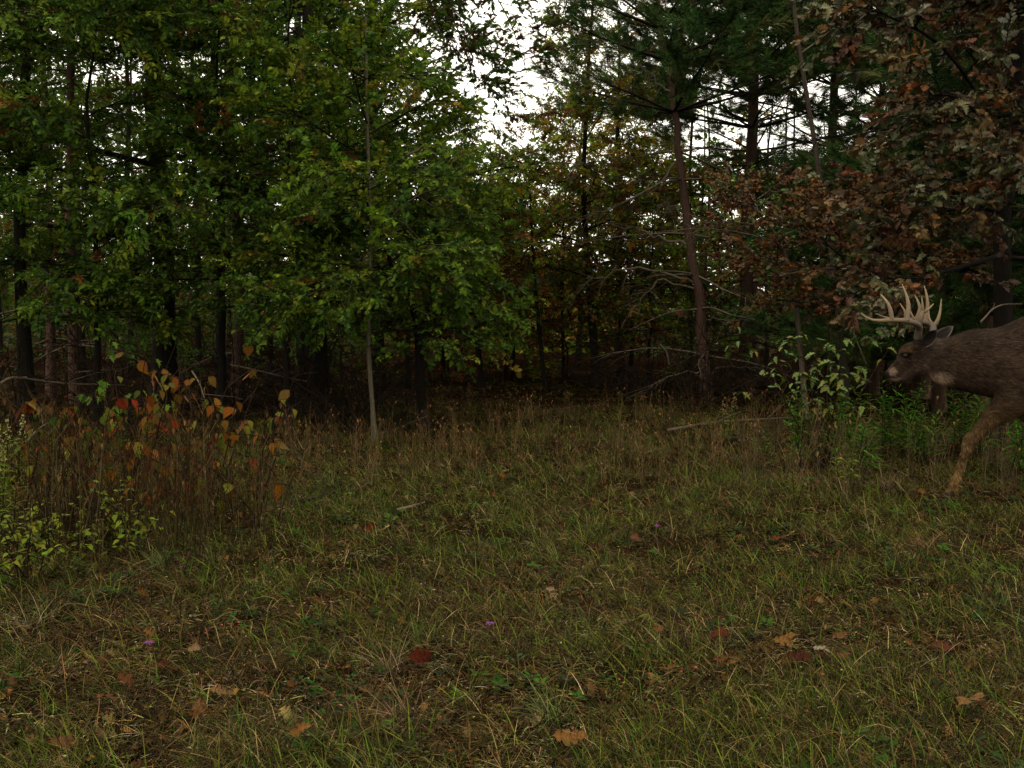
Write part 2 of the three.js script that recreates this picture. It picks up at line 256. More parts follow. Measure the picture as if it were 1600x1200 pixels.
// open sky between the pines on the right, under their live boughs
const thin = (p) => { const [u, v, d] = proj(p); return d > 10 && u > 1080 + 14 * n2(v * .03, 1) && u < 1390 && v > 122 + 24 * n2(u * .018, 2) && v < 250 + 16 * n2(u * .02, 9) && n2(u * .03, v * .045 + 7) > -.5; };
function trunkPath(o) {
  const n = o.seg ?? 12, lean = o.lean ?? [0, 0], pts = [];
  for (let k = 0; k <= n; k++) { const t = k / n; pts.push(V(lean[0] * t + (o.wob ?? .08) * n2(o.seed, t * 3) * Math.min(1, t * 3), t * o.H - (k ? 0 : .12), lean[1] * t + (o.wob ?? .08) * n2(o.seed + 50, t * 3) * Math.min(1, t * 3))); }
  return pts;
}
function leafTree(o) {                               // broadleaf tree > trunk, limb ..., crown
  rng = mulberry(o.seed * 77 + 5);
  const z = -o.d, x = atX(o.px, o.d), y = gh(x, z), g = base(o.name, x, y, z);
  tag(g, o.label, 'tree', o.group);
  const tp = o.pts ? spline(o.pts.map(([px, py]) => at(px, py, o.d).sub(V(x, y, z))), 16) : trunkPath(o), n = tp.length - 1, H = o.H;
  const tb = new GB(); tb.tube(tp, tp.map((_, k) => { const t = k / n; return o.r * (Math.pow(1 - t, .8) + .06) * (1 + .5 * Math.max(0, 1 - t * n / 1.3)); }), o.far ? 7 : 11, [1, 1, 1], o.far ? 0 : .14);
  const list = [], world = V(x, y, z), tmp = V();
  const far = new GB();
  const put = (p, d, up) => { if (thin(tmp.copy(p).add(world))) return; if (o.prune !== false && inGap(tmp.copy(p).add(world))) return; if (o.keep && !o.keep(tmp.copy(p).add(world))) return; const s = R(.6, 1.25) * (o.ls ?? 1); list.push([frame(p, d, up, s), o.tint(p)]); };
  for (let k = 0; k < (o.hug ?? 0); k++) { const t = R(.2, .95), a = R(6.283); put(along(tp, t).add(V(Math.cos(a) * .03, 0, Math.sin(a) * .03)), V(Math.cos(a), R(-.1, .6), Math.sin(a)), V(J(.5), 1, J(.5))); }
  const lb = o.limbs;
  for (let i = 0; i < lb; i++) {
    const u = (i + R(.8)) / lb, h = lerp(o.cb, H * .96, Math.pow(u, o.pow ?? .9)), t = h / H, st = along(tp, t);
    const prof = (o.profile ?? ((q) => (q < .3 ? .8 + q * .7 : 1.01 - (q - .3) * 1.05)))(u);
    const az = i * 2.399 + J(.5) + (o.az ?? 0), el = lerp(o.el0 ?? 0.05, o.el1 ?? 0.9, u) + J(.15), len = o.cr * prof * R(.75, 1.2);
    const lp = path(st, az, el, len, 6, o.bend ?? -.12, .16), r0 = Math.max(.008, o.r * (1 - t * .85) * .42), gb = o.far ? far : new GB();
    gb.tube(lp, taper(6, r0, .004), o.far ? 4 : 5, [1, 1, 1], 0);
    const ns = Math.max(3, Math.round(len * (o.sub ?? 8.5)));
    for (let s = 0; s < ns; s++) {
      const q = .18 + .8 * (s + R(.7)) / ns, sd = dirAt(lp, q), sa = Math.atan2(sd.z, sd.x) + (s % 2 ? 1 : -1) * R(.4, 1.15), sl = len * (.5 - .28 * q) * R(.6, 1.2) + .12;
      const sp = path(along(lp, q), sa, Math.asin(clamp(sd.y, -1, 1)) * .5 + J(.5), sl, 3, -.08, .25);
      gb.tube(sp, taper(3, .006, .002), 3, [1, 1, 1], 0, false);
      const nl = Math.max(1, Math.round(sl / (o.space ?? .075)));
      for (let k = 0; k < nl; k++) { if (R() > (o.dens ?? 1)) continue; const w = (k + 1) / nl, d = dirAt(sp, w * .99); put(along(sp, w), d.clone().add(V(J(.8), J(.6), J(.8))), V(J(.6), 1, J(.6))); }
    }
    for (let k = 0; k < 3; k++) put(along(lp, .8 + k * .09), dirAt(lp, .95).add(V(J(.6), J(.4), J(.6))), V(J(.4), 1, J(.4)));
    if (!o.far) mesh('limb', gb.build(), o.limbBark ?? o.bark, g);
  }
  for (const e of o.extra ?? []) {                   // boughs the photograph shows in a definite place: pixel path at given depths
    const lp = spline(e.pts.map(([px, py, d]) => at(px, py, d ?? o.d).sub(world)), 8), gb = new GB();
    gb.tube(lp, taper(8, e.r ?? .02, .004), 5, [1, 1, 1], .1);
    if (!e.bare) for (let s = 0; s < (e.n ?? 14); s++) {
      const q = .2 + .8 * R(), sd = dirAt(lp, q), sa = Math.atan2(sd.z, sd.x) + (s % 2 ? 1 : -1) * R(.3, 1.3), sp = path(along(lp, q), sa, J(.6), R(.25, .6) * (e.len ?? 1), 3, -.3, .25);
      gb.tube(sp, taper(3, .006, .002), 3, [1, 1, 1], 0, false);
      for (let k = 1; k <= 3; k++) { const p = along(sp, k / 3), s2 = R(.75, 1.2) * (o.ls ?? 1); list.push([frame(p, dirAt(sp, .9).add(V(J(.7), J(.5), J(.7))), V(J(.5), 1, J(.5)), s2), o.tint(p)]); }
    }
    mesh('limb', gb.build(), o.bark, g);
  }
  if (o.far && far.i.length) tag(mesh('branches', far.build(), o.bark, g), null, null, null, 'stuff');
  mesh('trunk', tb.build(), o.bark, g);
  const sg = SPRIG[o.sprig][o.seed % SPRIG[o.sprig].length], mat = o.mat ?? L.leaf;
  if (o.leafParts) {                                 // the leaves that show largest are leaves of their own
    const seen = list.map((e, k) => { const [u, v, d] = proj(tmp.setFromMatrixPosition(e[0]).add(world)); return [k, u > -20 && u < 1620 && v > -20 && v < 1220 ? d : 1e3]; }).sort((a, b) => a[1] - b[1]).slice(0, Math.floor(o.leafParts / sg.userData.leaves.length)).filter((a) => a[1] < 900);
    const gone = new Set(seen.map((a) => a[0]));
    for (const k of gone) { const tw = mesh('twig', sg.userData.twig, o.bark, g); tw.applyMatrix4(list[k][0]); for (const [mx, l, sh] of sg.userData.leaves) singleLeaf(g, list[k][0].clone().multiply(mx), l, sh, list[k][1], mat); }
    list.splice(0, list.length, ...list.filter((_, k) => !gone.has(k)));
  }
  if (o.far) { if (list.length) instances('crown', sg, mat, list, g); }
  else for (let k = 0; k < 2; k++) { const part = list.filter((_, i) => i % 2 === k); if (part.length) instances('crown', SPRIG[o.sprig][(o.seed + k) % SPRIG[o.sprig].length], mat, part, g); }
  return g;
}
function pineTree(o) {                               // pine > trunk, dead_limb ..., limb ..., crown
  rng = mulberry(o.seed * 91 + 3);
  const z = -o.d, x = atX(o.px, o.d), y = gh(x, z), g = base('pine_tree', x, y, z), world = V(x, y, z), tmp = V();
  tag(g, o.label, 'tree', o.group);
  let tp = o.pts ? spline(o.pts.map(([px, py]) => at(px, py, o.d).sub(world)), 26).map((p, k) => k > 2 ? p.add(V(J(.03), 0, J(.03))) : p) : trunkPath(o); const n = tp.length - 1;
  const H = tp[n].y;
  const tb = new GB(); tb.tube(tp, tp.map((_, k) => o.r * (1 - .82 * k / n) * (1 + .35 * Math.max(0, 1 - k / 1.3))), o.far ? 8 : 12, [1, 1, 1], .1); mesh('trunk', tb.build(), o.bark ?? M.pineBark, g);
  const list = [], far = new GB();
  const whorls = o.whorls ?? Math.round(H / .55), hAt = (h) => { let i = 0; while (i < n - 1 && tp[i + 1].y < h) i++; const a = tp[i], b = tp[i + 1]; return a.clone().lerp(b, clamp((h - a.y) / (b.y - a.y + 1e-6), 0, 1)); };
  for (let w = 0; w < whorls; w++) {
    const h = lerp(.5, H * .98, (w + R(.5)) / whorls), live = h > o.cb, m = live ? 6 : Math.round(R(2, 4.4));
    for (let i = 0; i < m; i++) {
      const q = clamp((h - o.cb) / (H - o.cb), 0, 1), len = live ? o.cr * (1.05 - .85 * q) * R(.75, 1.15) : o.cr * R(.35, .85), az = i / m * 6.283 + w * 1.1 + J(.4);
      const lp = path(hAt(h), az, live ? .12 + .5 * q + J(.12) : J(.25), len, 6, live ? .15 : -.35, live ? .08 : .2);
      const gb = o.far ? far : new GB(); gb.tube(lp, taper(6, live ? .022 : .016, .003), o.far ? 3 : 4, [1, 1, 1], 0);
      const ns = Math.max(3, Math.round(len * (live ? 7 : 4.5)));
      for (let s = 0; s < ns; s++) {
        const t = .2 + .8 * (s + R(.5)) / ns, sd = dirAt(lp, t), sa = Math.atan2(sd.z, sd.x) + (s % 2 ? 1 : -1) * R(.4, 1.0), sl = (live ? len * (.42 - .25 * t) + .1 : len * R(.12, .4));
        const sp = path(along(lp, t), sa, J(.25) + (live ? .15 : -.1), sl, 3, live ? .1 : -.4, live ? .12 : .35);
        gb.tube(sp, taper(3, .005, .0018), 3, [1, 1, 1], 0, false);
        if (live) { const nl = Math.max(2, Math.round(sl / .12)); for (let k = 0; k < nl; k++) { const p = along(sp, (k + 1) / nl); if (inGap(tmp.copy(p).add(world)) || thin(tmp)) continue; if (o.keep && !o.keep(tmp.copy(p).add(world))) continue; list.push([frame(p, dirAt(sp, .9).add(V(J(.5), R(-.1, .5), J(.5))), V(J(.4), 1, J(.4)), R(.85, 1.3) * (o.ls ?? 1)), rgb(pick(PINE), R(.8, 1.25))]); } }
      }
      if (!o.far) mesh(live ? 'limb' : 'dead_limb', gb.build(), live ? M.pineTwig : (o.dead ?? M.deadWood), g);
    }
  }
  for (const e of o.extra ?? []) {
    const lp = spline(e.pts.map(([px, py, d]) => at(px, py, d ?? o.d).sub(world)), 14).map((p, k) => k ? p.add(V(J(.025), J(.03), J(.04))) : p), gb = new GB();
    gb.tube(lp, taper(14, (e.r ?? .02) * .85, .0035), 6, [1, 1, 1], .16);
    for (let s = 0; s < (e.n ?? 7) * 2; s++) { const q = .25 + .72 * R(), sd = dirAt(lp, q), sa = Math.atan2(sd.z, sd.x) + (s % 2 ? 1 : -1) * R(.3, 1), sp = path(along(lp, q), sa, J(.7) - .2, R(.15, .5), 4, -.5, .3); gb.tube(sp, taper(4, .006, .0018), 3, [1, 1, 1], 0, false); }
    mesh('dead_limb', gb.build(), M.deadWood, g);
  }
  if (o.far && far.i.length) tag(mesh('branches', far.build(), M.pineTwig, g), null, null, null, 'stuff');
  if (list.length) instances('crown', SPRIG.pine[o.seed % 2], L.needle, list, g);
  return g;
}

// the broadleaf trees on the left of the path
const green = mixed([.72, GREEN], [.25, YGREEN], [.03, RUST]), yellowGreen = mixed([.6, YGREEN], [.38, GREEN], [.02, GOLD]), bronze = mixed([.6, BRONZE], [.3, GREYGREEN], [.1, RUST]), rust = mixed([.6, RUST], [.2, GREEN], [.2, BRONZE]);
const golden = mixed([.4, GOLD], [.45, YGREEN], [.15, RUST]), red = mixed([.6, REDS], [.25, RUST], [.15, GREEN]), dullGreen = mixed([.6, GREEN], [.25, GREYGREEN], [.15, RUST]);
const LP = 290;
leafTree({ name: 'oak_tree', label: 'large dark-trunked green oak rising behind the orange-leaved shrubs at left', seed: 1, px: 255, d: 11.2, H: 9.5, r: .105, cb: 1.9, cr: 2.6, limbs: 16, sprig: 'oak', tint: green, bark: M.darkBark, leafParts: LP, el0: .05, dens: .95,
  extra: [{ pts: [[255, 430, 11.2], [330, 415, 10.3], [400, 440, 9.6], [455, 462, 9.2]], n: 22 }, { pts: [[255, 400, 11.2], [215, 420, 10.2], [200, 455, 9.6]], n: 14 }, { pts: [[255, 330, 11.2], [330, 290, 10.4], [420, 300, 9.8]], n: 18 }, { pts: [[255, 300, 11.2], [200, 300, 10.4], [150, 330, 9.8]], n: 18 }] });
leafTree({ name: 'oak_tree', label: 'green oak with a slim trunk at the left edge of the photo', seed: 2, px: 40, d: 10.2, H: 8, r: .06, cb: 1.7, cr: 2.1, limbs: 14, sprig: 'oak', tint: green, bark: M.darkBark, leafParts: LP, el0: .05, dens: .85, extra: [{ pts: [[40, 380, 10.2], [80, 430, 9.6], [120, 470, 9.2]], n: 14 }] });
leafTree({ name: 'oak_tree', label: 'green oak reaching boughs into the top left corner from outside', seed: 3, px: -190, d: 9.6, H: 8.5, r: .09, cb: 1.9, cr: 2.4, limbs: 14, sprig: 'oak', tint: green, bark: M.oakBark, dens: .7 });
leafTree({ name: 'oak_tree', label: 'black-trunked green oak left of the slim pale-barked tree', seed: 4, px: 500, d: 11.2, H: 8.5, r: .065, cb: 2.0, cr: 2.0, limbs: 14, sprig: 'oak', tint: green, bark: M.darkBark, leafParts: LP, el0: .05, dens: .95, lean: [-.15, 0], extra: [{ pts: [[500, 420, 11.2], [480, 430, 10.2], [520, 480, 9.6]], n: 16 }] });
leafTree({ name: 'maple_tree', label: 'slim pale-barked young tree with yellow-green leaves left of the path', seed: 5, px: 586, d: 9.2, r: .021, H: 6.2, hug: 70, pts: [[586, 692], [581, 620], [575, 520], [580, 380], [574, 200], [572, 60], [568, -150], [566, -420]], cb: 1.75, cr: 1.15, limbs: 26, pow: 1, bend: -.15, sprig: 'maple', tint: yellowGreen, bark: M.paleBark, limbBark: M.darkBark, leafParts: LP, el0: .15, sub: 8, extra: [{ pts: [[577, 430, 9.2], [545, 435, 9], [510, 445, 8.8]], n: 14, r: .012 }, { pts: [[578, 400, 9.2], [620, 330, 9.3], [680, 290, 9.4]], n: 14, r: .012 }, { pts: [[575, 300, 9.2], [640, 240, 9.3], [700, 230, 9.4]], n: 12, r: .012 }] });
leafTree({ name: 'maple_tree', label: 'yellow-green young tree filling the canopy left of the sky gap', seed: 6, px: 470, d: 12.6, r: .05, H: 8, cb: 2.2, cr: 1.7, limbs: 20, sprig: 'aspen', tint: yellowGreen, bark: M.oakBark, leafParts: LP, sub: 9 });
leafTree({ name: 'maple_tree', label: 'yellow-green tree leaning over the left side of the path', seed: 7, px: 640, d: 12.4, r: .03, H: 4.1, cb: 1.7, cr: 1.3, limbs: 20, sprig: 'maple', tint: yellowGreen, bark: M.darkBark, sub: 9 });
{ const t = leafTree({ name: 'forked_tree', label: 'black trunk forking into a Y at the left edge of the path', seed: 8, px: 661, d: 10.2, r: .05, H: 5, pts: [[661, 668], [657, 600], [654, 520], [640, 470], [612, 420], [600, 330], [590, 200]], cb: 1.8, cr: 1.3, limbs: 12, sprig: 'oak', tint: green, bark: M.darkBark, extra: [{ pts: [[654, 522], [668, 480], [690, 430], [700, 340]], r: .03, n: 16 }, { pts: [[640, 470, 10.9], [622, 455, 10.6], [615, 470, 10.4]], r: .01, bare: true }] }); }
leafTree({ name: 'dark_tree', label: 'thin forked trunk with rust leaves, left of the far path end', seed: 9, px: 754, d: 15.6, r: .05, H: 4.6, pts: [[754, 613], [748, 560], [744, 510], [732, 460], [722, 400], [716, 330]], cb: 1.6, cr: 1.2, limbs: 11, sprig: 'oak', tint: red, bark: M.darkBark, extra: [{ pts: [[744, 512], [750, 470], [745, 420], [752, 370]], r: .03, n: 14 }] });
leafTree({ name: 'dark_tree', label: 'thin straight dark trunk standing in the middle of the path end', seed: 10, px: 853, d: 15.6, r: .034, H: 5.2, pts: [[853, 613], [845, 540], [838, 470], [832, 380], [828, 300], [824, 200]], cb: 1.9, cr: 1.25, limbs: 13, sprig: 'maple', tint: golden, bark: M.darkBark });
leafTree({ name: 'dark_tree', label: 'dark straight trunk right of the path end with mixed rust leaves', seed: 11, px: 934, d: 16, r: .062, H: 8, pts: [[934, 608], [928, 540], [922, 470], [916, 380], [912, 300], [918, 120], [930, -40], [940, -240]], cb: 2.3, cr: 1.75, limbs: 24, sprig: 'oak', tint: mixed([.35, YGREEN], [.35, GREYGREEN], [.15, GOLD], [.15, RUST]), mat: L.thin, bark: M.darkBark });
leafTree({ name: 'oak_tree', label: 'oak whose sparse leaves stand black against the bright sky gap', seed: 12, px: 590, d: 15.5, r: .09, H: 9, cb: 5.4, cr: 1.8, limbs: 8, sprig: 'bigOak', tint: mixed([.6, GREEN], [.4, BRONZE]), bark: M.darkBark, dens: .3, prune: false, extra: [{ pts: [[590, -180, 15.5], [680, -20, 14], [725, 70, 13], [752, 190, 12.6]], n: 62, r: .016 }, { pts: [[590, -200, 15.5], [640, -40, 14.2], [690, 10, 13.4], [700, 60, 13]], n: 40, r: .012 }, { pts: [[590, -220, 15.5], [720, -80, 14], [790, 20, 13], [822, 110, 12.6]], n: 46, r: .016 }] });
for (const [px, d, H, cb, seed, label] of [[-40, 9.6, 4.2, .8, 13, 'bushy green young oak at the left edge in front of the taller oaks'], [150, 10, 4.4, .85, 14, 'bushy green young oak left of the big oak trunk'], [345, 10.4, 4.4, .95, 15, 'bushy green young oak right of the big oak trunk'], [450, 10, 4.2, .95, 16, 'bushy green young oak hiding the trunks left of the slim pale tree']])
  leafTree({ name: 'oak_tree', label, seed, px, d, H, r: .03, cb, cr: 1.2, limbs: 13, sprig: 'oak', tint: seed % 2 ? green : mixed([.7, GREEN], [.25, YGREEN], [.05, RUST]), bark: M.darkBark, leafParts: LP, el0: .15, bend: -.25, sub: 9, dens: 1 });
// the conifers right of the path
pineTree({ label: 'tall pine with a pinkish trunk and bare dead branches right of the path', seed: 1, px: 1105, d: 14, r: .074, cb: 3.3, cr: 2.1, pts: [[1105, 628], [1098, 520], [1084, 420], [1072, 330], [1062, 240], [1050, 150], [1036, 60], [1022, -60], [1008, -300], [1000, -620]], whorls: 18, keep: (p) => proj(p)[0] > 1015 + 30 * n2(p.y * 2, 8) || R() < .4,
  extra: [{ pts: [[1078, 380], [1040, 375], [1000, 360], [960, 352]], r: .028 }, { pts: [[1088, 445], [1040, 425], [985, 420], [940, 432], [905, 450]], r: .024, n: 9 }, { pts: [[1090, 452], [1030, 440], [1000, 470], [975, 505]], r: .016 }, { pts: [[1060, 250], [1010, 300], [940, 330], [905, 345]], r: .02 }, { pts: [[1052, 150], [1020, 120], [960, 60]], r: .02 }, { pts: [[1095, 500], [1130, 498], [1172, 504]], r: .014, n: 3 }, { pts: [[1098, 580], [1060, 585], [1020, 600], [1000, 640]], r: .014 }, { pts: [[1100, 590], [1150, 570], [1190, 600]], r: .014 }, { pts: [[1075, 350], [1050, 320], [1020, 325]], r: .018 }] });
pineTree({ label: 'dark pine close behind the pink-trunked pine', seed: 2, px: 1168, d: 16.5, r: .12, H: 9.5, cb: 3.6, cr: 2.2, dead: M.pineTwig });
pineTree({ label: 'dense dark green pine behind the bare grey snag', seed: 3, px: 1300, d: 17.5, r: .11, H: 9, cb: 2.4, cr: 2.3 });
pineTree({ label: 'dark green pine behind the bronze-leaved oak', seed: 4, px: 1440, d: 14, r: .1, H: 8, cb: 1.1, cr: 2.1 });
pineTree({ label: 'green pine whose boughs hang over the middle right of the canopy', seed: 5, px: 1175, d: 21, r: .12, H: 10.5, cb: 3.8, cr: 2.6});
pineTree({ label: 'dark bushy pine in the shadow right of the bronze oak', seed: 10, px: 1540, d: 11.5, r: .08, H: 6, cb: .5, cr: 1.8 });
pineTree({ label: 'leaning pine at the far right beyond the oak', seed: 6, px: 1590, d: 17, r: .11, H: 9, cb: 1.2, cr: 2.3, lean: [.3, 0] });
pineTree({ label: 'dark pine with dead twigs in the shadow at far left', seed: 7, px: 118, d: 13, r: .07, H: 8.5, cb: 4.2, cr: 1.6 });
pineTree({ label: 'second thin dark pine among the twigs at far left', seed: 8, px: 78, d: 14.2, r: .06, H: 8.5, cb: 4.4, cr: 1.5 });
pineTree({ label: 'dark pine between the big left oak and the slim pale tree', seed: 9, px: 372, d: 13.5, r: .075, H: 8.5, cb: 4, cr: 1.7 });
pineTree({ label: 'dark pine behind the deer antlers, lower than the ones around it', seed: 11, px: 1470, d: 12.3, r: .07, H: 5.5, cb: .5, cr: 1.9 });
pineTree({ label: 'dark pine filling the shadow left of the deer antlers', seed: 12, px: 1365, d: 14.5, r: .08, H: 4.3, cb: .5, cr: 1.8 });
// trees that stand beside the camera, outside the picture, and shade its edges
for (const [x, d, s, side] of [[-4.5, 2.9, 501, 'left'], [4.7, 3.0, 502, 'right'], [-6.2, 5.2, 503, 'far left']]) leafTree({ name: 'oak_tree', label: `oak standing outside the picture on the ${side} of the clearing`, seed: s, px: 800 + x / d * F, d, H: 7.5, r: .1, cb: 2.5, cr: 2.0, limbs: 16, far: true, sub: 5, space: .13, sprig: 'oak', tint: green, bark: M.oakBark });
// oaks with dead brown leaves on the right
leafTree({ name: 'oak_tree', label: 'large oak with bronze and grey-green leaves filling the right side', seed: 21, px: 1570, d: 8.9, r: .075, H: 7, cb: 1.35, cr: 2.0, limbs: 20, sprig: 'bigOak', tint: bronze, mat: L.gloss, bark: M.darkBark, leafParts: 299, sub: 6, el0: -.05, keep: (p) => { const [u, v] = proj(p); return u > (v > 270 ? 1325 : v > 60 ? 1395 : 1310) + 28 * n2(v * .015, 3) && v < 500; },
  extra: [{ pts: [[1560, 250, 8.6], [1530, 180, 8], [1490, 150, 7.6], [1450, 150, 7.5]], n: 24 }, { pts: [[1560, 200, 8.6], [1480, 80, 8], [1400, 30, 7.6], [1345, 10, 7.6]], n: 24 }, { pts: [[1560, 330, 8.6], [1500, 310, 8], [1450, 300, 7.7], [1410, 300, 7.6]], n: 20 }, { pts: [[1560, 400, 8.6], [1490, 420, 8.1], [1420, 440, 7.9], [1360, 425, 7.9]], n: 20 }] });
leafTree({ name: 'oak_tree', label: 'bronze-leaved oak cut by the right edge of the photo', seed: 22, px: 1790, d: 8.2, r: .09, H: 7, cb: 1.4, cr: 2.0, limbs: 18, sprig: 'bigOak', tint: bronze, mat: L.gloss, bark: M.oakBark, sub: 9 });
leafTree({ name: 'oak_sapling', label: 'small oak with rust-brown leaves between the pink pine and the big bronze oak', seed: 23, px: 1245, d: 11, r: .03, H: 2.7, pts: [[1262, 680], [1252, 560], [1240, 450], [1220, 380], [1190, 340], [1160, 300]], cb: 1.15, cr: 1.0, limbs: 15, sprig: 'bigOak', tint: rust, mat: L.gloss, bark: M.deadWood, leafParts: LP, ls: .72, keep: (p) => { const [u, v] = proj(p); return v > 275 && u > 1120; } });
leafTree({ name: 'oak_sapling', label: 'rust-leaved young oak in front of the dark pines left of the antlers', seed: 24, px: 1320, d: 10.4, r: .025, H: 2.2, cb: .95, cr: .95, limbs: 13, sprig: 'bigOak', tint: mixed([.5, RUST], [.5, BRONZE]), mat: L.gloss, bark: M.oakBark, ls: .8 });
{ // bare grey snag
  rng = mulberry(7); const d = 11.5, b = gp(1322, 640), z = b.z, g = base('dead_tree', b.x, b.y, b.z), w = b.clone(), gb = new GB();
  const q = (px, py, dd = -b.z) => at(px, py, dd).sub(w);
  const tp = spline([V(0, -.1, 0), q(1312, 520), q(1300, 400), q(1282, 280), q(1264, 170), q(1250, 82), q(1241, 10), q(1236, -90)], 18);
  gb.tube(tp, taper(18, .036, .018), 8, [1, 1, 1], .16); mesh('trunk', gb.build(), bark([.08, .06, .046]), g);
  mesh('limb', new GB().tube(spline([q(1251, 84), q(1275, 66), q(1302, 44)], 5), taper(5, .012, .005), 5).build(), M.deadWood, g);
  mesh('limb', new GB().tube(spline([q(1262, 160), q(1275, 150), q(1280, 158)], 5), taper(5, .01, .004), 5).build(), M.deadWood, g);
  tag(g, 'bare leaning grey dead tree in front of the dark pines', 'dead tree');
}
// the small coloured trees that close the far end of the path
leafTree({ name: 'small_tree', label: 'small golden-leaved tree beyond the end of the path', seed: 31, px: 905, d: 23, r: .06, H: 5.6, cb: 1.2, cr: 1.8, limbs: 16, sprig: 'maple', tint: golden, mat: L.thin, bark: M.darkBark, ls: 1.2, dens: .8 });
leafTree({ name: 'small_tree', label: 'small orange-green tree under the foot of the sky gap', seed: 32, px: 800, d: 27, r: .05, H: 4.4, cb: 1, cr: 1.8, limbs: 16, sprig: 'maple', tint: golden, mat: L.thin, bark: M.darkBark, ls: 1.2 });
leafTree({ name: 'small_tree', label: 'small rust and green tree left of the foot of the sky gap', seed: 33, px: 715, d: 24, r: .06, H: 4.4, cb: 1, cr: 1.8, limbs: 16, sprig: 'oak', tint: rust, bark: M.darkBark, ls: 1.2 });
leafTree({ name: 'small_tree', label: 'taller pale green tree right of the sky gap behind the pink pine', seed: 34, px: 965, d: 21, r: .07, H: 7.6, cb: 2.6, cr: 2.0, limbs: 16, sprig: 'oak', tint: mixed([.4, YGREEN], [.35, GREYGREEN], [.25, GOLD]), mat: L.thin, bark: M.darkBark, dens: .8 });
leafTree({ name: 'small_tree', label: 'rust-brown young tree low behind the forked black trunk', seed: 35, px: 690, d: 18.5, r: .04, H: 3, cb: .7, cr: 1.3, limbs: 13, sprig: 'oak', tint: red, bark: M.darkBark, mat: L.thin });
leafTree({ name: 'small_tree', label: 'red-brown young tree low between the two thin path-end trunks', seed: 36, px: 800, d: 19.5, r: .03, H: 2.2, cb: .8, cr: 1.25, limbs: 13, sprig: 'oak', tint: red, bark: M.darkBark, mat: L.thin });
leafTree({ name: 'small_tree', label: 'red-brown young tree low right of the path end', seed: 37, px: 985, d: 18.5, r: .04, H: 3, cb: .8, cr: 1.2, limbs: 12, sprig: 'oak', tint: rust, bark: M.darkBark, mat: L.thin });
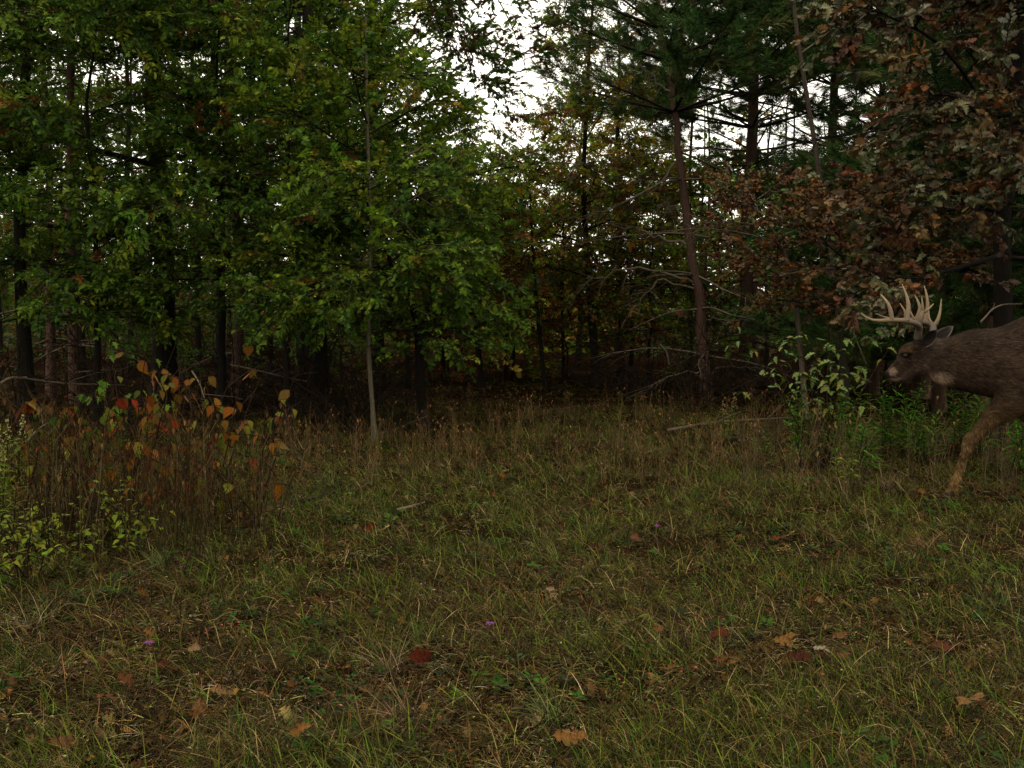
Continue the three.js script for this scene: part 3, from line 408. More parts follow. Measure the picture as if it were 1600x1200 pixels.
// the wood behind
{
  const zone = (px) => px < 120 ? 'behind the slim left-edge oak' : px < 330 ? 'behind the big dark left oak' : px < 530 ? 'between the big left oak and the slim pale tree' : px < 800 ? 'behind the forked black trunk' : px < 1040 ? 'behind the far right end of the path' : px < 1240 ? 'behind the pink-trunked pine' : px < 1430 ? 'behind the bare grey snag' : 'behind the bronze oak and the deer';
  const rows = [[15.5, [-260, -90, 130, 330, 440]], [19, [-200, 20, 190, 300, 420, 1090, 1400, 1560, 1720]], [24, [-120, 60, 230, 350, 480, 570, 1190, 1330, 1480, 1650]], [30, [-60, 110, 260, 400, 500, 1100, 1230, 1400, 1540, 1700]], [38, [-20, 130, 300, 440, 540, 1080, 1250, 1420, 1600]]];
  let s = 200;
  for (const [d, list] of rows) for (const px0 of list) {
    s++; const rr = mulberry(s * 13), px = px0 + (rr() - .5) * 50, dd = d * (1 + (rr() - .5) * .12), left = px < 800;
    const kind = Math.floor(rr() * 3), H = (left ? 8.5 : 7.6) + rr() * 2.5 + (d > 28 ? 1.5 : 0);
    const k = [`tall tree deep in the wood ${zone(px)}`, `tall trees ${zone(px)}`];
    leafTree({ name: 'forest_tree', label: k[0], group: k[1], seed: s, px, d: dd, H, r: .035 + rr() * .04, cb: .9 + rr() * 1.6, cr: (1.9 + rr() * .7) * (Math.abs(px - 790) < 340 ? .7 : 1), limbs: 16, far: true, sub: d > 22 ? 3.6 : 5.5, space: d > 22 ? .25 : .13, dens: left ? .8 : .85, sprig: d > 22 ? 'far' : 'oak', tint: [green, dullGreen, left ? green : mixed([.55, GREEN], [.2, GOLD], [.25, RUST])][kind], bark: M.darkBark, ls: d > 28 ? 1.25 : 1 });
  }
  // low trees and brush between the trunks
  for (let k = 0; k < 46; k++) {
    s++; const rr = mulberry(s * 17), d = 13.5 + rr() * 17, px = -150 + rr() * 1900, inLane = Math.abs(px - 790) < 170; if (inLane || (px > 1180 && d < 15)) continue;
    const red_ = Math.abs(px - 800) < 250 || rr() < .45;
    leafTree({ name: 'forest_shrub', label: `low ${red_ ? 'rust' : 'green'}-leaved bush in the dark ${zone(px)}`, group: `low ${red_ ? 'rust' : 'green'}-leaved bushes ${zone(px)}`, seed: s, px, d, H: 1.2 + rr() * 1.7, r: .02, cb: .25, cr: .7 + rr() * .5, limbs: 9, far: true, sub: 4, sprig: rr() < .5 ? 'oak' : 'aspen', tint: red_ ? mixed([.5, RUST], [.3, REDS], [.2, GREEN]) : dullGreen, bark: M.brownTwig });
  }
  [[668, 17.5, 'rust bush at ground level left of the thin forked trunk'], [712, 20, 'rust bush at ground level close left of the thin forked trunk'], [792, 18.5, 'green and rust bush between the two thin trunks at the path end'], [885, 18, 'rust bush right of the thin straight trunk at the path end'], [975, 17.5, 'orange bush right of the dark straight trunk'], [820, 23, 'pale green bush far down the path']].forEach(([px, d, label], i) => leafTree({ name: 'forest_shrub', label, seed: 450 + i, px, d, H: 1.3 + .25 * (i % 3), r: .018, cb: .15, cr: .75, limbs: 11, far: true, sub: 5, sprig: i % 2 ? 'aspen' : 'oak', tint: i % 3 === 2 ? golden : mixed([.45, RUST], [.35, REDS], [.2, GREEN]), mat: L.thin, bark: M.brownTwig }));
  [[700, 19, 3.6, 'slim yellow-green young tree behind the thin forked trunk'], [790, 18, 2.9, 'slim golden-green young tree between the two thin path-end trunks'], [880, 17.5, 4.2, 'slim yellow-green young tree right of the thin straight trunk'], [965, 18.5, 4.6, 'slim orange and green young tree right of the dark straight trunk'], [1015, 16.5, 3.4, 'slim olive young tree left of the pink pine']].forEach(([px, d, H, label], i) => leafTree({ name: 'small_tree', label, seed: 470 + i, px, d, H, r: .022, cb: .7, cr: 1.05, limbs: 16, sprig: i % 2 ? 'oak' : 'maple', tint: i % 2 ? golden : mixed([.6, YGREEN], [.25, GOLD], [.15, RUST]), mat: L.thin, bark: M.darkBark, sub: 7 }));
  const m = []; rng = mulberry(55);   // the far wood reads as one mass
  for (let k = 0; k < 15000; k++) { const a = J(1.25), d = 46 + R(22), x = Math.sin(a) * d * 1.2, z = -Math.cos(a) * d, py = R(-.25, 1) * R(.5, 1), y = py * 7.5 + 1.5; const p = V(x, Math.max(.2, y + 1.2 * n2(x * .15, 3)), z); if (inGap(p)) continue; const [u, v] = proj(p); if (thin(p) || (u > 740 && u < 1020 && v < 430 && R() < .93)) continue; m.push([frame(p, V(J(1), J(.5), J(1)), V(J(.6), 1, J(.6)), R(1.8, 3)), dullGreen()]); }
  for (let k = 0; k < 9000; k++) { const a = J(1.1), d = 31 + R(20), x = Math.sin(a) * d * 1.1, z = -Math.cos(a) * d; m.push([frame(V(x, R(2.6) * R(.3, 1) + .05, z), V(J(1), J(.5), J(1)), V(J(.6), 1, J(.6)), R(1.2, 2.2)), Math.abs(x / d) < .09 ? golden() : dullGreen()]); }
  const fw = instances('distant_wood', SPRIG.far[0], L.leaf, m, scene); tag(fw, 'far mass of dull green foliage closing the wood behind the trunks', 'wood');
}

// ---------------------------------------------------------------- the buck
{
  rng = mulberry(900);
  const hp = gp(1482, 777), d0 = -hp.clone().sub(camera.position).dot(ez), S = F / d0;
  const o0 = V(hp.x, gh(hp.x, hp.z), hp.z), P = (px, py, z = 0) => { const q = at(px, py, d0 - z).sub(o0), q0 = at(px, py, d0).sub(o0); return V(q.x, q.y, z + (q0.z - q.z) * 0); };
  const prims = []; // tapered capsules [a, b, ra, rb, flattening across z, blend]
  const cap = (a, b, ra, rb, fz = 1, k = 0.03) => { const m = a.clone().add(b).multiplyScalar(.5); prims.push({ a, b, ra, rb, fz, k, m, reach: a.distanceTo(b) / 2 + Math.max(ra, rb) * Math.max(1, 1) + .12 }); };
  // trunk: chest, barrel, hips
  cap(P(1612, 566), P(1690, 566), .205, .215, .74, .05); cap(P(1690, 566), P(1790, 562), .215, .2, .76, .05); cap(P(1790, 558), P(1862, 552), .19, .175, .72, .05);
  cap(P(1606, 528), P(1650, 520), .115, .1, .6, .06);                 // withers
  cap(P(1580, 590), P(1625, 612), .12, .12, .8, .05);                   // brisket
  // neck, swollen in the rut
  cap(P(1462, 560), P(1520, 561), .105, .145, .72, .05); cap(P(1520, 561), P(1600, 560), .15, .2, .72, .06); cap(P(1475, 580), P(1560, 592), .075, .11, .7, .05);
  // head
  const hz = (px) => (px - 1450) * .0009;                                // the muzzle points a little away from the lens
  cap(P(1446, 548, 0), P(1418, 552, hz(1418)), .074, .058, .86, .03); cap(P(1418, 556, hz(1418)), P(1396, 577, hz(1396)), .052, .034, .85, .025); cap(P(1396, 578, hz(1396)), P(1386, 585, hz(1386)), .034, .027, 1, .015);
  cap(P(1440, 570, 0), P(1408, 588, hz(1408)), .05, .022, .8, .02); cap(P(1408, 588, hz(1408)), P(1391, 592, hz(1391)), .022, .015, 1, .012);
  cap(P(1381, 584, hz(1381)), P(1385, 588, hz(1385)), .016, .017, 1.25, .01);                           // nose pad
  cap(P(1416, 547, .026), P(1406, 550, .018), .019, .012, 1, .014); cap(P(1416, 547, -.06), P(1406, 550, -.075), .019, .012, 1, .014);   // brows
  cap(P(1429, 540, .03), P(1428, 528, .04), .024, .02, 1, .012); cap(P(1446, 537, -.035), P(1449, 527, -.045), .024, .02, 1, .012);      // pedicles
  // the near fore leg reaches forward and down
  cap(P(1598, 585, .1), P(1572, 632, .1), .11, .075, .6, .05); cap(P(1576, 628, .1), P(1545, 655, .085), .075, .052, .72, .03); cap(P(1545, 655, .085), P(1512, 690, .07), .048, .029, .85, .015);
  cap(P(1514, 686, .07), P(1509, 699, .068), .037, .031, .9, .01); cap(P(1508, 700, .068), P(1493, 748, .06), .021, .0165, 1, .01); cap(P(1494, 748, .06), P(1490, 756, .058), .026, .025, 1, .008); cap(P(1490, 757, .058), P(1484, 768, .055), .02, .021, 1, .008);
  // the far fore leg folds back
  cap(P(1610, 590, -.1), P(1600, 638, -.1), .1, .066, .6, .05); cap(P(1600, 638, -.1), P(1640, 688, -.09), .058, .034, .8, .02); cap(P(1640, 688, -.09), P(1648, 698, -.088), .034, .028, .9, .012); cap(P(1648, 698, -.088), P(1692, 740, -.08), .023, .019, 1, .01); cap(P(1692, 740, -.08), P(1698, 756, -.078), .023, .019, 1, .01);
  // hind legs, hock pointing back
  for (const [z, o] of [[.1, 0], [-.1, 46]]) {
    cap(P(1855, 560, z * .9), P(1812 + o, 622, z * 1.05), .155, .085, .5, .06); cap(P(1812 + o, 622, z * 1.05), P(1868 + o, 676, z), .07, .034, .8, .03); cap(P(1868 + o, 676, z), P(1866 + o, 690, z), .036, .03, .85, .012);
    cap(P(1866 + o, 690, z), P(1846 + o * .7, 750, z), .025, .021, 1, .01); cap(P(1846 + o * .7, 750, z), P(1838 + o * .7, 768, z), .024, .02, 1, .01);
  }
  cap(P(1905, 545, 0), P(1930, 585, 0), .04, .022, .7, .03);           // tail
  const sdf = (x, y, z) => {
    let r = 1e3;
    for (const p of prims) {
      const mx = x - p.m.x, my = y - p.m.y, mz = z - p.m.z; if (mx * mx + my * my + mz * mz > p.reach * p.reach && r < 1e3) continue;
      const f = 1 / p.fz, bx = p.b.x - p.a.x, by = p.b.y - p.a.y, bz = (p.b.z - p.a.z), ax = x - p.a.x, ay = y - p.a.y, az = z - p.a.z;
      const h = clamp((ax * bx + ay * by + az * bz * 1) / (bx * bx + by * by + bz * bz + 1e-9), 0, 1), dx = ax - bx * h, dy = ay - by * h, dz = (az - bz * h) * f;
      const d = (Math.sqrt(dx * dx + dy * dy + dz * dz) - lerp(p.ra, p.rb, h)) * (f > 1 ? .5 + .5 / f : 1);
      const k = p.k, q = Math.max(k - Math.abs(r - d), 0) / k; r = Math.min(r, d) - q * q * k * .25;
    }
    return r;
  };
  // surface nets over the blocks that the surface crosses
  const cell = .0062, lo = V(-.46, -.02, -.32), dims = [410, 230, 106], B = 8, val = new Map(), nx = dims[0] + 1, ny = dims[1] + 1;
  const key = (i, j, k) => (k * ny + j) * nx + i, get = (i, j, k) => { const q = key(i, j, k); let v = val.get(q); if (v === undefined) { v = sdf(lo.x + i * cell, lo.y + j * cell, lo.z + k * cell); val.set(q, v); } return v; };
  const verts = new Map(), gb = new GB(), cells = [];
  for (let bi = 0; bi < dims[0]; bi += B) for (let bj = 0; bj < dims[1]; bj += B) for (let bk = 0; bk < dims[2]; bk += B) {
    if (Math.abs(sdf(lo.x + (bi + 4) * cell, lo.y + (bj + 4) * cell, lo.z + (bk + 4) * cell)) > cell * 9) continue;
    for (let i = bi; i < bi + B; i++) for (let j = bj; j < bj + B; j++) for (let k = bk; k < bk + B; k++) {
      let n = 0, sx = 0, sy = 0, sz = 0; const c = [];
      for (let q = 0; q < 8; q++) c.push(get(i + (q & 1), j + (q >> 1 & 1), k + (q >> 2)));
      if (c.every((v) => v > 0) || c.every((v) => v <= 0)) continue;
      for (const [a, b] of [[0, 1], [2, 3], [4, 5], [6, 7], [0, 2], [1, 3], [4, 6], [5, 7], [0, 4], [1, 5], [2, 6], [3, 7]]) { if ((c[a] > 0) === (c[b] > 0)) continue; const t = c[a] / (c[a] - c[b]); n++; sx += lerp(a & 1, b & 1, t); sy += lerp(a >> 1 & 1, b >> 1 & 1, t); sz += lerp(a >> 2, b >> 2, t); }
      const p = V(lo.x + (i + sx / n) * cell, lo.y + (j + sy / n) * cell, lo.z + (k + sz / n) * cell);
      verts.set(key(i, j, k), gb.v(p, p.x, p.y, furColor(p))); cells.push([i, j, k]);
    }
  }
  function furColor(p) {
    const px = p.x * S + 1482, py = 777 - p.y * S, z = p.z, n = 1 + .45 * n3(p.x * 45, p.y * 120, z * 90) + .3 * n3(p.x * 14, p.y * 22, z * 20) + .28 * n3(p.x * 5, p.y * 7, z * 6), blob = (x, y, rx, ry) => smooth(1.25, .75, Math.hypot((px - x) / rx, (py - y) / ry) + .12 * n3(p.x * 50, p.y * 50, z * 50));
    let c = [.088, .066, .05];
    c = mixc(c, [.062, .048, .038], smooth(560, 510, py) * .6);                  // darker along the back
    c = mixc(c, [.095, .07, .036], smooth(600, 650, py));                       // tan legs
    c = mixc(c, [.15, .11, .05], smooth(690, 735, py) * .9);
    if (px < 1465) { c = mixc(c, [.1, .082, .07], .8); c = mixc(c, [.13, .085, .045], blob(1413, 547, 11, 5)); c = mixc(c, [.04, .03, .025], blob(1432, 532, 13, 10)); c = mixc(c, [.03, .024, .02], blob(1398, 566, 3, 12) * .6); }
    c = mixc(c, [.4, .34, .3], blob(1394, 582, 5, 7)); c = mixc(c, [.3, .27, .25], blob(1396, 593, 9, 3.5) * .8);  // pale muzzle ring and chin
    c = mixc(c, [.012, .011, .012], blob(1380, 586, 9, 8));                        // nose
    c = mixc(c, [.03, .024, .02], blob(1391, 589.5, 10, 1.3) * .8);               // mouth line
    c = mixc(c, [.02, .016, .012], blob(1409, 555, 6.5, 4) * .9);                     // pale ring of the eye
    c = mixc(c, [.7, .62, .54], smooth(1432, 1442, px) * smooth(1484, 1456, px) * smooth(577, 591, py) * smooth(640, 620, py)); // white throat
    c = mixc(c, [.3, .26, .21], smooth(1600, 1625, px) * smooth(622, 640, py) * (z < 0.05 ? 1 : .3) * smooth(700, 650, py)); // belly and inner leg
    const lg = .23 + .3 * smooth(640, 700, py); return [c[0] * n * lg * 1.12, c[1] * n * lg * .86, c[2] * n * lg * .66];
  }
  for (const [i, j, k] of cells) {
    const s = get(i, j, k) > 0, v = (a, b, c) => verts.get(key(a, b, c));
    const face = (a, b, c, d, flip) => { if (a === undefined || b === undefined || c === undefined || d === undefined) return; flip ? gb.quad(a, b, c, d) : gb.quad(d, c, b, a); };
    if (s !== (get(i + 1, j, k) > 0)) face(v(i, j, k), v(i, j - 1, k), v(i, j - 1, k - 1), v(i, j, k - 1), s);
    if (s !== (get(i, j + 1, k) > 0)) face(v(i, j, k), v(i, j, k - 1), v(i - 1, j, k - 1), v(i - 1, j, k), s);
    if (s !== (get(i, j, k + 1) > 0)) face(v(i, j, k), v(i - 1, j, k), v(i - 1, j - 1, k), v(i, j - 1, k), s);
  }
  const geo = gb.build(), nn = geo.attributes.normal, pp = geo.attributes.position, e = .004;
  for (let i = 0; i < pp.count; i++) { const x = pp.getX(i), y = pp.getY(i), z = pp.getZ(i), n = V(sdf(x + e, y, z) - sdf(x - e, y, z), sdf(x, y + e, z) - sdf(x, y - e, z), sdf(x, y, z + e) - sdf(x, y, z - e)).normalize(); nn.setXYZ(i, n.x, n.y, n.z); }
  { // outward winding
    const ix = geo.index.array, a = V().fromBufferAttribute(pp, ix[0]), b = V().fromBufferAttribute(pp, ix[1]), c = V().fromBufferAttribute(pp, ix[2]), fn = b.sub(a).cross(c.sub(a)); if (fn.dot(V().fromBufferAttribute(nn, ix[0])) < 0) for (let k = 0; k < ix.length; k += 3) { const t = ix[k]; ix[k] = ix[k + 1]; ix[k + 1] = t; }
  }
  const furB = tex(512, 512, (u, v) => { const r = .5 + .5 * tn(u, v, 60, 240, 2) + .3 * tn(u, v, 24, 110, 6); return [r, r, r]; }); furB.repeat.set(4, 4);
  const fur = new THREE.MeshPhysicalMaterial({ specularIntensity: .15, vertexColors: true, roughness: .85, bumpMap: furB, bumpScale: .004 });
  const deer = base('deer', hp.x, gh(hp.x, hp.z), hp.z);
  tag(deer, 'antlered buck stepping in from the right edge with its head held low', 'deer');
  mesh('body', geo, fur, deer);
  { // short hair standing off the coat, so that the outline is not smooth
    const hair = new GB(); hair.v(V(0, 0, -.0014)); hair.v(V(0, 0, .0014)); hair.v(V(.02, .0012, 0)); hair.tri(0, 1, 2); const list = [], col = geo.attributes.color;
    for (let k = 0; k < 60000; k++) { const i = Math.floor(R() * pp.count), x = pp.getX(i), y = pp.getY(i), px = x * S + 1482; if (px > 1640 || px < 1392) continue; const n = V().fromBufferAttribute(nn, i), back = V(1, -.25, J(.3)); if (y < .45) back.set(.2, -1, J(.2)); const d = back.addScaledVector(n, -back.dot(n)).normalize().addScaledVector(n, .25); list.push([frame(V(x, y, pp.getZ(i)), d, n, R(.6, 1.3)), rgb([col.getX(i), col.getY(i), col.getZ(i)], R(.25, 2.4))]); }
    instances('coat', hair.build(), new THREE.MeshPhysicalMaterial({ specularIntensity: .15, vertexColors: true, roughness: .8, side: THREE.DoubleSide }), list, deer);
  }
  // antlers
  const horn = new THREE.MeshStandardMaterial({ vertexColors: true, roughness: .5, bumpMap: furB, bumpScale: .002 }), hornC = (t) => mixc([.035, .02, .01], [.14, .085, .036], smooth(.1, .8, t));
  const tine = (g, pts, r0, r1, tint = hornC) => g.tube(spline(pts, 14), taper(14, r0, r1, 1.3), 9, tint, .1);
  const tineC = (t) => mixc([.1, .06, .026], [.26, .18, .09], smooth(.1, 1, t));
  const a1 = new GB();
  tine(a1, [P(1428, 529, .04), P(1430, 518, .055), P(1430, 509, .08), P(1421, 504, .12), P(1404, 500.5, .155), P(1385, 500, .17), P(1364, 501, .16), P(1349, 496.5, .14), P(1340, 489, .12)], .021, .0032);
  tine(a1, [P(1388, 499, .17), P(1384.5, 482, .165), P(1378, 470, .16), P(1370, 460.5, .15)], .0125, .0022, tineC); tine(a1, [P(1411, 501, .15), P(1413, 480, .14), P(1410, 463, .135), P(1402.5, 444.5, .13)], .0138, .0022, tineC);
  tine(a1, [P(1429, 510, .08), P(1433, 496, .085), P(1436, 486, .09)], .0165, .011, hornC); tine(a1, [P(1436, 488, .09), P(1435, 478, .095), P(1433.5, 464, .1)], .0085, .002, tineC); tine(a1, [P(1437, 488, .09), P(1443, 484, .1), P(1452, 475, .105)], .009, .002, tineC);
  mesh('antler', a1.build(), horn, deer);
  const a2 = new GB();
  tine(a2, [P(1449, 528, -.045), P(1452, 516, -.06), P(1451, 507, -.09), P(1440, 503, -.14), P(1424, 501, -.18), P(1404, 500, -.2), P(1386, 498, -.2), P(1374, 495, -.19), P(1363, 490, -.17)], .02, .0032);
  tine(a2, [P(1452, 510, -.08), P(1458, 502, -.075), P(1462, 488, -.07), P(1464, 467, -.065)], .0138, .0022, tineC); tine(a2, [P(1451, 507, -.09), P(1446, 498, -.1), P(1445, 486, -.1)], .009, .002, tineC);
  tine(a2, [P(1440, 503, -.14), P(1443, 480, -.15), P(1441, 462, -.15), P(1437, 447, -.15)], .013, .0022, tineC); tine(a2, [P(1426, 501, -.18), P(1431, 483, -.18), P(1428, 472, -.18), P(1423, 462, -.18)], .0125, .0022, tineC); tine(a2, [P(1409, 500, -.2), P(1408, 487, -.2), P(1400, 474, -.2)], .0095, .002, tineC); tine(a2, [P(1426, 501, -.17), P(1421, 495, -.17), P(1416, 485, -.17)], .008, .002, tineC);
  mesh('antler', a2.build(), horn, deer);
  // ears: cupped leaves with a pale rim and a dark hollow
  const ear = (o, dir, open, len, wid) => {
    const g = new GB(), n = 12, m = 10, mx = frame(o, dir, open); const rows = [[], []];
    for (let s = 0; s < 2; s++) for (let i = 0; i <= n; i++) for (let j = 0; j <= m; j++) {
      const t = i / n, a = (j / m * 2 - 1), w = wid * Math.pow(Math.sin(Math.PI * Math.min(1, .16 + t * .84)), .75) * (1 - .25 * t), cup = .9 * (1 - t * .6), th = s ? -.004 * (1 - a * a) * (1 - t) : 0;
      const p = V(t * len, -w * cup * (1 - a * a) + th, a * w * (1.05 - .3 * a * a * cup)).applyMatrix4(mx), rim = smooth(.6, .95, Math.abs(a)) + smooth(.85, 1, t), hairy = .8 + .4 * n3(p.x * 90, p.y * 90, p.z * 90);
      const c = s ? [.035, .028, .022] : mixc([.02, .016, .014], [.11, .09, .075], clamp(rim, 0, 1)); rows[s].push(g.v(p, p.x, p.y, c.map((q) => q * hairy)));
    }
    for (let s = 0; s < 2; s++) for (let i = 0; i < n; i++) for (let j = 0; j < m; j++) { const q = i * (m + 1) + j, r = rows[s]; s ? g.quad(r[q], r[q + m + 1], r[q + m + 2], r[q + 1]) : g.quad(r[q], r[q + 1], r[q + m + 2], r[q + m + 1]); }
    const b = g.build(); return mesh('ear', b, new THREE.MeshPhysicalMaterial({ specularIntensity: .05, vertexColors: true, roughness: .9, side: THREE.DoubleSide }), deer);
  };
  ear(P(1437, 539, .055), V(.3, .62, .62), V(-.5, 0, 1), .125, .044); ear(P(1452, 533, -.06), V(.82, .55, -.25), V(-.35, .3, .8), .16, .046);
  const eye = new THREE.SphereGeometry(.0135, 16, 12); const eyeM = new THREE.MeshPhysicalMaterial({ color: rgb([.008, .006, .005]), roughness: .35, specularIntensity: .35 });
  mesh('eye', eye, eyeM, deer).position.copy(P(1410, 555, .024)); mesh('eye', eye, eyeM, deer).position.copy(P(1410, 555, -.095));
  const hoofG = (() => { const g = new GB(); for (const s of [-1, 1]) g.tube([V(.012, .035, s * .008), V(.004, .018, s * .011), V(-.012, .002, s * .013), V(-.034, -.004, s * .006)], [.014, .018, .016, .004], 8, [1, 1, 1], 0); return g.build(); })(), hoofM = new THREE.MeshPhysicalMaterial({ specularIntensity: .1, color: rgb([.018, .013, .009]), roughness: .85, vertexColors: true });
  for (const p of [P(1483, 776, .055), P(1701, 768, -.078), P(1838, 776, .1), P(1868, 776, -.1)]) mesh('hoof', hoofG, hoofM, deer).position.copy(p);
}

// ---------------------------------------------------------------- shrubs with large orange leaves, left
const STRAW = [[.2, .14, .06], [.16, .1, .045], [.24, .18, .09], [.12, .075, .035]];
const twigMat = M.brownTwig;
function shrub(o) {                                  // several stems, each leaf a leaf of its own
  rng = mulberry(o.seed * 31 + 9);
  const b = o.at ? o.at : gp(o.px, o.py), g = base(o.name, b.x, gh(b.x, b.z), b.z); tag(g, o.label, o.cat ?? 'shrub', o.group);
  for (let s = 0; s < o.stems; s++) {
    const az = R(6.283), h = o.h * R(.65, 1.05), lp = path(V(J(.06), -.03, J(.06)), az, 1.5 - R(o.spread ?? .5), h, 6, -.15, .1), gb = new GB(); gb.tube(lp, taper(6, o.r ?? .005, .002), 5, [1, 1, 1], 0);
    const ends = [lp];
    for (let k = 0; k < (o.side ?? 3); k++) { const t = R(.3, .9), sp = path(along(lp, t), R(6.283), R(.2, .9), h * R(.12, .32), 3, -.2, .2); gb.tube(sp, taper(3, .003, .0015), 4, [1, 1, 1], 0, false); ends.push(sp); }
    mesh('stem', gb.build(), o.mat ?? twigMat, g);
    for (let k = 0; k < o.leaves / o.stems; k++) {
      const e = pick(ends), t = e === lp ? R(o.low ?? .4, 1) : R(.3, 1), a = R(6.283), hang = o.hang ?? .5, d = V(Math.cos(a), -hang + J(.45), Math.sin(a));
      singleLeaf(g, frame(along(e, t), d, V(J(.6), 1, J(.6))), o.leaf * R(.7, 1.25), o.shape ?? BROAD, o.tint(), o.lm ?? L.leaf);
    }
  }
  return g;
}
const ORANGE = [[.14, .048, .007], [.11, .034, .007], [.17, .068, .009], [.1, .055, .008]], SCARLET = [[.18, .026, .008], [.13, .02, .008]], OLIVE = [[.08, .085, .008], [.1, .092, .009], [.055, .072, .008]], LIME = [[.13, .185, .016], [.11, .165, .014], [.16, .18, .025]];
const orangeMix = mixed([.5, ORANGE], [.2, SCARLET], [.3, OLIVE]);
[
  [120, 800, .85, 26, mixed([.5, OLIVE], [.3, GREEN], [.2, ORANGE]), 'shrub with olive and green leaves beside the left-edge goldenrod'],
  [165, 790, .95, 34, orangeMix, 'orange-leaved shrub with a few scarlet leaves, left of the tallest orange stem'],
  [215, 800, .95, 34, orangeMix, 'shrub with scarlet and orange leaves in the middle of the left thicket'],
  [272, 780, 1.16, 22, mixed([.6, ORANGE], [.4, OLIVE]), 'tallest shrub stem, brown-orange leaves at its top, in front of the big oak trunk'],
  [330, 790, .95, 32, mixed([.6, ORANGE], [.3, OLIVE], [.1, SCARLET]), 'orange and yellow-green shrub right of the tallest stem'],
  [385, 800, .75, 26, mixed([.5, ORANGE], [.4, OLIVE], [.1, SCARLET]), 'lower orange shrub toward the right end of the left thicket'],
  [412, 822, .58, 16, mixed([.6, ORANGE], [.3, OLIVE], [.1, SCARLET]), 'small brown-orange shrub at the right end of the left thicket'],
  [60, 820, .75, 24, mixed([.4, ORANGE], [.5, OLIVE], [.1, SCARLET]), 'olive-leaved shrub with red leaf behind the yellow-green bushes'],
  [300, 815, .6, 24, orangeMix, 'short shrub of drooping orange leaves in front of the thicket'],
  [200, 740, .9, 30, mixed([.8, GREEN], [.2, OLIVE]), 'green-leaved maple seedling standing behind the orange shrubs'],
].forEach(([px, py, h, n, tint, label], i) => shrub({ name: 'orange_shrub', seed: 40 + i, px, py, h, leaves: n * 1.5, stems: 6, leaf: .07, tint, label, shape: i === 9 ? MAPLE : BROAD, hang: .9, low: .2, spread: .75 }));
[
  [45, 868, 'yellow-green low bush at the left edge'], [95, 880, 'yellow-green low bush, second from the left edge'], [160, 850, 'yellow-green low bush in front of the orange thicket'], [60, 905, 'nearest yellow-green low bush at the left edge'], [215, 868, 'rightmost yellow-green low bush by the dry stems'],
].forEach(([px, py, label], i) => shrub({ name: 'low_bush', cat: 'bush', seed: 60 + i, px, py, h: .34, leaves: 130, stems: 10, leaf: .036, spread: .9, r: .0028, side: 4, low: .2, tint: mixed([.75, LIME], [.25, OLIVE]), label, shape: OVAL, hang: .1 }));
// leafy green plants
function herb(o) {                                   // upright stem ringed with narrow leaves
  rng = mulberry(o.seed * 57 + 1); const b = gp(o.px, o.py), g = base(o.name ?? 'goldenrod', b.x, gh(b.x, b.z), b.z); tag(g, o.label, o.cat ?? 'plant', o.group);
  for (let s = 0; s < (o.stems ?? 2); s++) {
    const h = o.h * R(.8, 1.05), lp = path(V(J(.05), -.02, J(.05)), R(6.283), 1.45 + J(.12), h, 5, -.1, .06); mesh('stem', new GB().tube(lp, taper(5, .004, .0018), 5, [1, 1, 1], 0).build(), o.sm ?? twigMat, g);
    const n = o.leaves ?? 34; for (let k = 0; k < n; k++) { const t = lerp(o.low ?? .3, 1, k / n), a = k * 2.4 + J(.3); singleLeaf(g, frame(along(lp, t), V(Math.cos(a), .55 + J(.3), Math.sin(a)), V(0, 1, 0)), o.leaf * (1.15 - .5 * t) * R(.8, 1.2), o.shape ?? LANCE, o.tint(), L.leaf); }
    if (o.plume) { const pl = new GB(); for (let k = 0; k < 60; k++) { const t = R(), p = along(lp, 1).add(V(J(.035) * (1 - t), t * .14 - .04, J(.035) * (1 - t))); pl.add(leafGB(.014, OVAL, { c: [1, 1, 1] }), frame(p, V(J(1), J(1), J(1)), V(J(1), 1, J(1)))); } const m = L.litter.clone(); m.color.setRGB(...o.plume); mesh('flower_plume', pl.build(), m, g); }
  }
  return g;
}
const VIVID = [[.06, .175, .009], [.08, .2, .011], [.048, .14, .008]];
const vivid = mixed([.85, VIVID], [.15, GREEN]);
[
  [1255, 735, .5, 'leafy green goldenrod, leftmost below the oak sapling'], [1290, 735, .52, 'leafy green goldenrod right below the oak sapling'], [1335, 722, .5, 'leafy green goldenrod below the tip of the deer nose'], [1385, 715, .52, 'bright green goldenrod under the deer jaw'], [1412, 712, .5, 'bright green goldenrod under the deer throat'], [1350, 745, .36, 'short green goldenrod in front of the taller ones'], [1500, 710, .48, 'bright green goldenrod under the deer chest'], [1535, 715, .44, 'green goldenrod left of the deer foreleg'], [1585, 745, .4, 'green goldenrod behind the deer foreleg at the right edge'], [1445, 725, .36, 'small green goldenrod between deer throat and foreleg'],
].forEach(([px, py, h, label], i) => herb({ seed: 80 + i, px, py, h: h * 1.12, leaf: .1, label, tint: vivid, stems: 5, leaves: 32, low: .2, group: 'green goldenrod around the deer' }));
herb({ seed: 95, px: 1140, py: 700, h: .36, leaf: .06, label: 'pale plumed goldenrod standing alone right of the pine foot', tint: vivid, stems: 2, plume: [.2, .14, .07] });
herb({ seed: 96, px: 12, py: 850, h: .5, leaf: .07, label: 'pale green goldenrod with white plumes at the left edge', tint: mixed([1, LIME]), stems: 5, plume: [.2, .21, .09], leaves: 40 });
herb({ name: 'leafy_weed', seed: 97, px: 1318, py: 765, h: .22, leaf: .06, label: 'small bright green weed at the grass edge below the goldenrod', tint: mixed([1, LIME]), shape: OVAL, stems: 3, leaves: 18, low: .4 });
herb({ name: 'leafy_weed', seed: 98, px: 1190, py: 720, h: .24, leaf: .06, label: 'dull green weed beside the fallen branch', tint: vivid, shape: OVAL, stems: 3, leaves: 18 });
